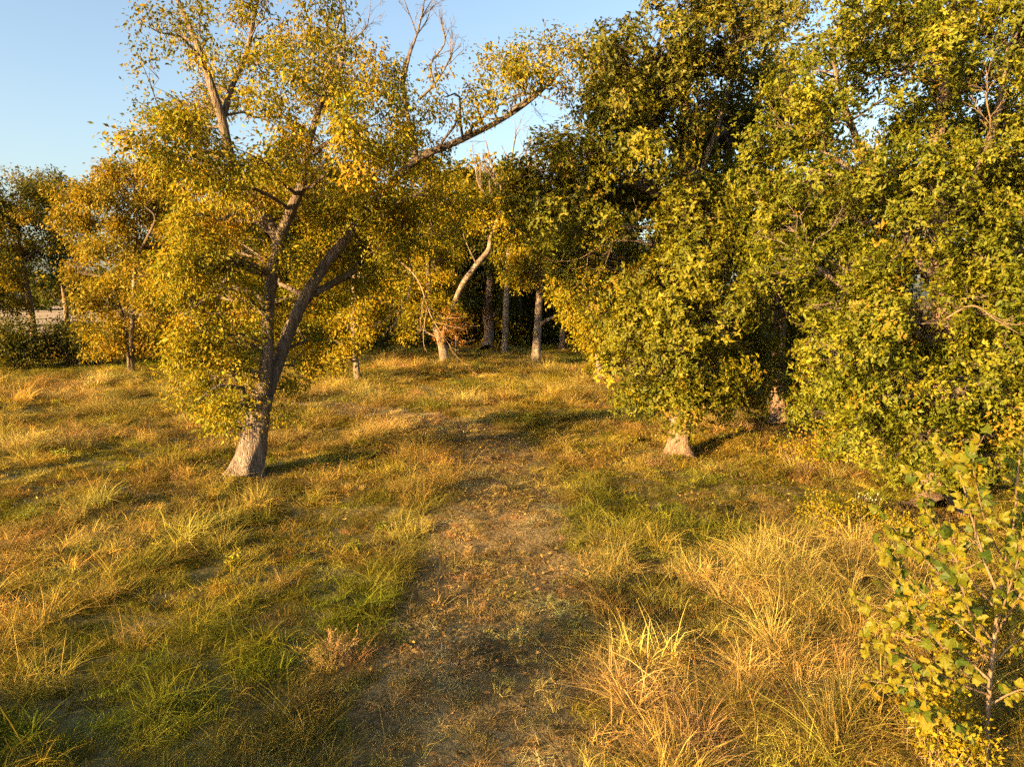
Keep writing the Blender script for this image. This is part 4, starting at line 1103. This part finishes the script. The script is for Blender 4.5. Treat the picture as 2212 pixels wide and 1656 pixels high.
proto('forb', [forb(130 + s) for s in range(5)])
def litter(seed):
    q = np.random.default_rng(seed)
    n = 34
    p = np.c_[q.normal(0, 0.3, (n, 2)), q.uniform(0.01, 0.07, n)]
    V, _ = leaves(p, q.normal(0, 1, (n, 3)) * [1, 1, 0.25], q.normal(0, 0.35, (n, 3)) + [0, 0, 1], q.uniform(0.04, 0.085, n), q.uniform(0.025, 0.045, n), 0.3, q.uniform(-0.3, 0.4, (n, 1)))
    return V, np.arange(n)[:, None] * 4 + np.array([[0, 1, 2, 3]]), np.repeat(np.exp(q.normal(0, 0.3, (n, 1))) * np.array([[1, 1, 1]]), 4, axis=0)
proto('litter', [litter(150 + s) for s in range(5)])
proto('weed', [weed_tuft(110 + s, 0.5) for s in range(5)])

def scatter(name, label, kind, pts, rz, tilt, scale, col, cat='grass'):
    me = bpy.data.meshes.new(name)
    n = len(pts)
    me.vertices.add(n); me.vertices.foreach_set('co', np.asarray(pts, np.float32).ravel())
    a = me.attributes.new('rot', 'FLOAT_VECTOR', 'POINT'); a.data.foreach_set('vector', np.c_[tilt, rz].astype(np.float32).ravel())
    a = me.attributes.new('scl', 'FLOAT_VECTOR', 'POINT'); a.data.foreach_set('vector', np.asarray(scale, np.float32).ravel())
    coll, nv = tuft_col[kind]
    a = me.attributes.new('idx', 'INT', 'POINT'); a.data.foreach_set('value', rng.integers(0, nv, n).astype(np.int32))
    a = me.attributes.new('icol', 'FLOAT_COLOR', 'POINT'); c4 = np.ones((n, 4), np.float32); c4[:, :3] = col; a.data.foreach_set('color', c4.ravel())
    o = bpy.data.objects.new(name, me); COL.objects.link(o)
    me.materials.append(M['blade'])
    ng = bpy.data.node_groups.new('scatter_' + kind, 'GeometryNodeTree')
    ng.interface.new_socket('Geometry', in_out='INPUT', socket_type='NodeSocketGeometry')
    ng.interface.new_socket('Geometry', in_out='OUTPUT', socket_type='NodeSocketGeometry')
    nd, lk = ng.nodes, ng.links
    gi = nd.new('NodeGroupInput'); go = nd.new('NodeGroupOutput')
    ci = nd.new('GeometryNodeCollectionInfo'); ci.inputs['Collection'].default_value = coll
    ci.inputs['Separate Children'].default_value = True; ci.inputs['Reset Children'].default_value = True
    ip = nd.new('GeometryNodeInstanceOnPoints'); ip.inputs['Pick Instance'].default_value = True
    def attr(nm, ty):
        x = nd.new('GeometryNodeInputNamedAttribute'); x.data_type = ty; x.inputs['Name'].default_value = nm
        return x.outputs['Attribute']
    lk.new(gi.outputs[0], ip.inputs['Points']); lk.new(ci.outputs[0], ip.inputs['Instance'])
    lk.new(attr('idx', 'INT'), ip.inputs['Instance Index'])
    er = nd.new('FunctionNodeEulerToRotation'); lk.new(attr('rot', 'FLOAT_VECTOR'), er.inputs[0]); lk.new(er.outputs[0], ip.inputs['Rotation'])
    lk.new(attr('scl', 'FLOAT_VECTOR'), ip.inputs['Scale'])
    lk.new(ip.outputs[0], go.inputs[0])
    md = o.modifiers.new('scatter', 'NODES'); md.node_group = ng
    tag(o, label, cat, kind='stuff')
    return o

# smooth random fields over the meadow
class Field:
    def __init__(s, seed, size):
        s.r = np.random.default_rng(seed); s.size = size; s.g = s.r.random((256, 256))
    def __call__(s, x, y):
        u = x / s.size + 100.5; v = y / s.size + 100.5
        i, j = np.floor(u).astype(int), np.floor(v).astype(int)
        f, g = u - i, v - j
        f = f * f * (3 - 2 * f); g = g * g * (3 - 2 * g)
        a = s.g
        i %= 255; j %= 255
        return (a[i, j] * (1 - f) + a[i + 1, j] * f) * (1 - g) + (a[i, j + 1] * (1 - f) + a[i + 1, j + 1] * f) * g
def fbm(seed, size):
    a, b, c = Field(seed, size), Field(seed + 1, size * 0.45), Field(seed + 2, size * 0.2)
    return lambda x, y: a(x, y) * 0.55 + b(x, y) * 0.3 + c(x, y) * 0.15

f_h = fbm(10, 3.2); f_c = fbm(20, 2.6); f_g = fbm(30, 4.0); f_b = fbm(40, 1.8); f_p = fbm(50, 1.2)
# (px, py, rx m, ry m, amount)
GREEN = [(860, 1180, 1.4, 2.2, 0.8), (1440, 1120, 2.0, 1.4, 0.9), (740, 1330, 1.6, 1.2, 0.7), (350, 1250, 2.0, 0.8, 0.5), (940, 830, 5, 2, 0.5), (1230, 1130, 0.6, 2.4, 0.7), (1600, 1075, 3.2, 1.6, 1.0), (1280, 1060, 1.2, 2.0, 0.7), (640, 1000, 3.0, 1.0, 1.0), (800, 1090, 2.4, 1.6, 0.7), (560, 1110, 1.8, 1.0, 0.6), (420, 1400, 3.0, 1.6, 0.7), (600, 1550, 3.0, 1.3, 0.8), (200, 1560, 2.0, 1.2, 0.6), (1240, 1600, 0.7, 1.4, 0.8), (1260, 780, 3.5, 5, 0.5), (1070, 835, 4, 3, 0.5), (300, 790, 10, 3, 0.9), (560, 1230, 1.5, 1.2, 0.5), (100, 1560, 1.5, 1.0, 0.6)]
TALL = [(940, 1000, 0.9, 3.4, 1.2), (1215, 1400, 0.5, 2.0, 0.7), (860, 1200, 0.8, 1.5, 0.5), (900, 1010, 1.2, 2.6, 1.0), (905, 960, 1.6, 1.6, 0.8), (700, 860, 5, 3.5, 1.0), (1000, 860, 4.0, 3.0, 1.0), (1220, 850, 4, 4, 0.8), (1000, 800, 9, 5, 0.6), (150, 860, 9, 5, 0.9), (380, 900, 4, 3, 0.9), (150, 960, 5, 3, 0.8), (400, 1000, 3, 1.8, 0.6), (1440, 1000, 2.2, 0.9, 0.6), (1330, 930, 2.0, 2.0, 0.7), (1250, 1000, 0.9, 2.5, 0.5), (1800, 1230, 3.0, 1.4, 0.9), (1560, 1270, 1.6, 1.6, 0.6), (1700, 1450, 2.4, 1.3, 1.0), (1400, 1480, 1.0, 1.6, 0.7), (1500, 1620, 1.6, 0.8, 1.0), (200, 1050, 3, 1.5, 0.5), (1750, 1030, 2, 1, 0.6), (1330, 1250, 0.7, 1.2, 0.4)]
SHORT = [(1600, 1080, 3.4, 1.5, 1.0), (1500, 1060, 2, 1.2, 0.8), (640, 1010, 2.6, 0.9, 0.8), (820, 1110, 2.0, 1.4, 0.6), (250, 1080, 2.5, 1.0, 0.3), (720, 1250, 2.0, 1.5, 0.5)]
BROWN = [(570, 1350, 0.9, 0.6, 1.0), (740, 1430, 0.7, 0.5, 1.0), (1350, 1300, 0.9, 0.8, 0.9), (1250, 1230, 0.6, 0.7, 0.6), (40, 1180, 2.0, 0.8, 0.7), (1400, 960, 2.5, 0.9, 0.5), (1660, 935, 2.5, 1.5, 0.8), (420, 940, 2.5, 0.9, 0.8), (1900, 1130, 1.5, 1.0, 0.8), (1740, 1120, 1.2, 0.6, 0.6)]
def blobs(B, x, y):
    out = np.zeros(len(x))
    for px, py, rx, ry, am in B:
        c = G(px, py)
        out = np.maximum(out, am * np.exp(-(((x - c[0]) / rx) ** 2 + ((y - c[1]) / ry) ** 2)))
    return out

trunks_xy = np.array([G(*p_)[:2] for p_ in [(535, 1030), (1466, 988), (1686, 916), (2018, 1122)]])
def ground_points(n, y0, y1, marg=2.5):
    """uniform over the ground strip y0..y1 the camera can see, with a margin"""
    y = np.sqrt(rng.uniform(y0 ** 2, y1 ** 2, n * 2))
    half = y * 0.76 + marg
    x = rng.uniform(-1, 1, n * 2) * half
    return x[:n], y[:n]

zones = [(4.5, 11, 330, 0.9), (11, 18, 560, 1.0), (18, 30, 950, 1.2), (30, 52, 1300, 1.6), (52, 88, 1100, 2.3)]
rows = []
for y0, y1, n, sz in zones:
    x, y = ground_points(n, y0, y1)
    rows.append(np.c_[x, y, np.full(len(x), sz), np.ones(len(x))])
    st = 0.5 * sz                                   # the low layer: an even, jittered cover
    gx, gy = np.meshgrid(np.arange(-70, 70, st), np.arange(y0, y1, st))
    gx = (gx + (np.arange(gx.shape[0]) % 2)[:, None] * st * 0.5).ravel(); gy = gy.ravel()
    gx = gx + rng.normal(0, st * 0.22, len(gx)); gy = gy + rng.normal(0, st * 0.22, len(gy))
    k_ = np.abs(gx) < gy * 0.76 + 2.5
    rows.append(np.c_[gx[k_], gy[k_], np.full(k_.sum(), sz), np.zeros(k_.sum())])
pt = np.concatenate(rows)
x, y, sz, lay = pt.T
pdist = path_dist(x, y) + 0.14 * (f_p(x, y) - 0.5)
edge = PATH_W
dtr = np.min(np.linalg.norm(np.c_[x, y][:, None] - trunks_xy[None], axis=2), axis=1)
ok = dtr > 0.36
x, y, sz, pdist, lay = x[ok], y[ok], sz[ok], pdist[ok], lay[ok]
tall = blobs(TALL, x, y) * 0.75 + (f_h(x, y) - 0.55) * 2.0 + (f_b(x + 70, y) - 0.5) * 0.7
green = blobs(GREEN, x, y) * 1.2 + (f_g(x, y) - 0.5) * 1.7
short = blobs(SHORT, x, y)
brown = blobs(BROWN, x, y) * 0.8 + (f_b(x, y) - 0.5) * 1.5
onpath = pdist < edge
tall = tall - short * 1.4 + 0.3 * np.exp(-((pdist - 2.0) / 0.6) ** 2)
u = rng.random(len(x))
kind = np.where(tall > 0.36, 'tall', np.where(tall > -0.05, 'meadow', 'none')).astype(object)
kind[(kind == 'tall') & (u < 0.3)] = 'arch'
kind[(kind == 'meadow') & (u > 0.9)] = 'tall'
kind[(kind == 'none') & (u > 0.7) & (short < 0.4)] = 'meadow'
kind[(brown > 0.42) & (u > 0.5) & (y < 45)] = 'weed'
kind[(lay == 1) & (rng.random(len(x)) < 0.05) & (y < 40)] = 'forb'
kind[lay == 0] = 'short'
kind[(lay == 0) & (tall > 0.15) & (u < 0.5)] = 'meadow'
kind[(lay == 0) & (pdist < edge + 0.9) & (u > 0.3)] = 'meadow'
kind[(lay == 1) & (pdist < edge + 0.3)] = 'none'
hay = f_p(x * 0.8 + 30, y * 0.8) + 0.2 * np.exp(-((pdist - 0.7) / 0.22) ** 2)
kind[onpath & (lay == 0)] = 'stubble'
kind[onpath & (hay > 0.63) & (u < 0.6)] = 'hay'
c_green = np.array([0.125, 0.138, 0.014]); c_olive = np.array([0.195, 0.165, 0.024]); c_straw = np.array([0.4, 0.29, 0.085]); c_gold = np.array([0.3, 0.2, 0.03]); c_brown = np.array([0.22, 0.125, 0.05]); c_hay = np.array([0.33, 0.28, 0.14])
n = len(x)
col = np.tile(c_olive, (n, 1))
def mixc(c, w):
    global col
    w = np.clip(w, 0, 1)[:, None]
    col = col * (1 - w) + c * w
mixc(c_straw, (tall - 0.0) * 1.2 + (f_c(x, y) - 0.5) * 1.6)
mixc(c_gold, np.clip((f_c(x + 40, y) - 0.45) * 2, 0, 0.8))
mixc(np.array([0.145, 0.13, 0.022]), np.where(kind == 'short', 0.45, 0))
mixc(c_green, np.clip(green * 1.25 + np.where(kind == 'arch', 0.15, 0), 0, 0.82))
mixc(c_brown, np.clip(brown * 1.1, 0, 0.75))
mixc(np.array([0.25, 0.185, 0.065]), np.where(onpath, 0.92, 0))
mixc(c_green, np.where(onpath, np.clip((f_g(x * 1.5, y * 1.5) - 0.56) * 2.0, 0, 0.4), 0))
mixc(c_hay, np.where(kind == 'hay', 0.75, 0))
mixc(np.array([0.14, 0.125, 0.018]), np.where(kind == 'forb', 0.8, 0))
mixc(np.array([0.16, 0.105, 0.045]), np.where(kind == 'weed', 0.8, 0))
col = col * np.exp(rng.normal(0, 0.3, (n, 1)) + (f_b(x * 1.3 + 11, y * 1.3) - 0.5)[:, None] * 1.1) * np.exp(rng.normal(0, 0.07, (n, 3)))
z = gz(x, y)
GL = {'short': 'short green grass between the taller tufts', 'meadow': 'knee-high mixed dry and green meadow grass', 'tall': 'tall straw-coloured grass with seed heads', 'arch': 'broad-bladed arching grass among the straw', 'stubble': 'mown stubble on the path', 'hay': 'pale dry clippings lying on the path', 'weed': 'brown dried weeds with tiny seed heads', 'forb': 'low broad-leaved weeds scattered in the grass'}
GN = {'short': 'short_grass', 'meadow': 'meadow_grass', 'tall': 'tall_grass', 'arch': 'arching_grass', 'stubble': 'grass_stubble', 'hay': 'grass_clippings', 'weed': 'dried_weeds', 'forb': 'leafy_weeds'}
for k in GL:
    s = kind == k
    m = int(s.sum())
    sc_ = sz[s] * rng.uniform(0.7, 1.3, m)
    if k in ('tall', 'arch'):
        near_path = np.clip((pdist[s] - edge) / 0.5, 0.45, 1)
        sc_ = sc_ ** 0.6 * near_path
    hscale = {'short': 0.85, 'meadow': 0.8, 'tall': 1.0, 'arch': 1.0, 'stubble': 1.0, 'hay': 1.0, 'weed': 1.0, 'forb': 0.75}[k]
    scl = np.c_[sc_, sc_, sc_ ** 0.45 * hscale if k not in ('tall', 'arch') else sc_ * hscale]
    tl = rng.normal(0, 0.13, (m, 2))
    scatter(GN[k], GL[k], k, np.c_[x[s], y[s], z[s] + (0.015 if k in ('stubble', 'hay') else 0)], rng.uniform(0, 6.28, m), tl, scl, col[s])

# fallen leaves under the trees and on the path
lx, ly = [], []
for (px, py, rx, ry, m) in [(560, 1000, 3.5, 2.6, 170), (1480, 960, 3.5, 2.4, 150), (1700, 920, 3.0, 2.5, 110), (1960, 1100, 3.0, 2.2, 150), (960, 800, 6, 4, 90)]:
    c = G(px, py); lx.append(rng.normal(c[0], rx, m)); ly.append(rng.normal(c[1], ry, m))
k_ = rng.integers(0, len(PATHP) - 1, 170)
lx.append(PATHP[k_, 0] + rng.uniform(-1.3, 1.3, 170)); ly.append(PATHP[k_, 1] + rng.uniform(-1.0, 1.0, 170))
lx, ly = np.concatenate(lx), np.concatenate(ly)
m = len(lx)
lc = pick_cols([(0.24, 0.15, 0.05, 3), (0.17, 0.1, 0.04, 3), (0.32, 0.23, 0.06, 1.5)], m, rng, 0.2)
scatter('fallen_leaves', 'fallen brown and yellow leaves under the trees and on the path', 'litter', np.c_[lx, ly, gz(lx, ly) + 0.03], rng.uniform(0, 6.28, m), np.zeros((m, 2)), np.tile(rng.uniform(0.8, 1.4, (m, 1)), (1, 3)), lc, cat='leaves')

# single tall clumps that stand out
def clump(label, px, py, h, spread, nb, pal, seed, w=0.009, curve=0.8, head=0.0, lean=0.28, name='grass_clump', group='tall grass clumps in the meadow'):
    f = G(px, py)
    root_v, root_f, tint = blade_tuft(seed, int(nb * 1.25), spread * 1.1, h * 0.82, w * 0.75, lean, curve, segs=5, head=head * 0.6, sub=9, subr=spread * 0.45, hvar=0.25)
    q = np.random.default_rng(seed)
    c = pick_cols(pal, len(root_v), q, 0.05)
    bi = np.minimum(np.arange(len(root_v)) // 12, 10 ** 9)
    cc = pick_cols(pal, bi.max() + 1, q, 0.2)[bi]
    o = mesh_np(name, root_v, [root_f], M['clump_blade'], cols=cc * tint)
    o.location = f
    tag(o, label, 'grass clump', group)
    return o
STRAW = [(0.3, 0.21, 0.065, 3), (0.24, 0.165, 0.035, 3), (0.19, 0.16, 0.03, 2), (0.12, 0.12, 0.02, 1)]
GRN = [(0.17, 0.18, 0.025, 3), (0.27, 0.23, 0.04, 4), (0.36, 0.28, 0.07, 3)]
DRY = [(0.31, 0.215, 0.095, 3), (0.27, 0.18, 0.065, 3), (0.22, 0.14, 0.055, 2)]
clump('spiky yellow-green grass clump in front of the big forked tree', 375, 1165, 0.75, 0.3, 260, GRN, 1)
clump('yellow-green grass clump with bent tips, right half of the pair below the forked tree', 480, 1180, 0.7, 0.28, 220, GRN, 2)
clump('straw-coloured arching clump lower down the left meadow', 235, 1300, 0.7, 0.25, 240, STRAW, 3)
clump('loose dry clump just below the straw-coloured arching clump', 290, 1390, 0.65, 0.28, 240, STRAW, 4)
clump('bright yellow-green bushy grass clump at the left picture edge', 60, 1480, 0.75, 0.32, 300, GRN, 5)
clump('feathery pale bushy clump beside the dark weeds left of the path', 615, 1270, 0.45, 0.2, 260, STRAW, 6, w=0.006, curve=0.4)
clump('tall straw clump leaning over the path edge by its bend', 935, 1050, 1.05, 0.6, 520, STRAW, 7, w=0.009, curve=0.5, head=0.3)
clump('tall pale grass clump on the left path edge below the bend', 890, 1085, 1.0, 0.6, 520, STRAW, 8, w=0.009, curve=0.5, head=0.3)
clump('straw clump behind the path bend', 870, 985, 1.05, 0.65, 520, STRAW, 9, w=0.01, curve=0.55, head=0.3)
clump('big pale straw clump with curled blades at the bottom edge', 1500, 1640, 0.85, 0.35, 420, DRY, 10, w=0.009, curve=1.2)
clump('tall bright straw clump with upright blades near the bottom edge', 1570, 1560, 1.0, 0.36, 380, STRAW, 11, w=0.009, curve=0.6, head=0.12)
clump('dry curling clump at the path edge near the bottom', 1300, 1500, 0.7, 0.3, 300, DRY, 12, w=0.009, curve=1.1)
clump('tangled straw clump between the bottom clumps and the sapling', 1760, 1620, 0.85, 0.34, 300, STRAW, 13, w=0.01, curve=0.9)
clump('green-tipped rank clump left of the big-leaved sapling', 1790, 1330, 0.85, 0.35, 320, GRN, 14, w=0.012)
clump('rank green and straw clump above the brown patch', 1640, 1250, 0.75, 0.3, 280, GRN, 15, w=0.011)
clump('straw clump on the right path edge', 1330, 1420, 0.6, 0.28, 240, STRAW, 16, w=0.008)
clump('dry pale grass ring at the foot of the dense dark green tree', 1420, 1010, 0.6, 0.5, 320, DRY, 17, w=0.009, curve=1.0)
clump('dry pale grass right of the dense dark green tree foot', 1560, 1020, 0.6, 0.5, 320, DRY, 18, w=0.009, curve=1.0)
clump('upright straw clump far up the meadow left of the path bend', 700, 920, 1.0, 0.5, 300, STRAW, 19, w=0.012, curve=0.6, head=0.2)
clump('tuft of straw grass at the far left of the meadow', 330, 960, 0.9, 0.45, 260, STRAW, 20, w=0.012, curve=0.6, head=0.2)
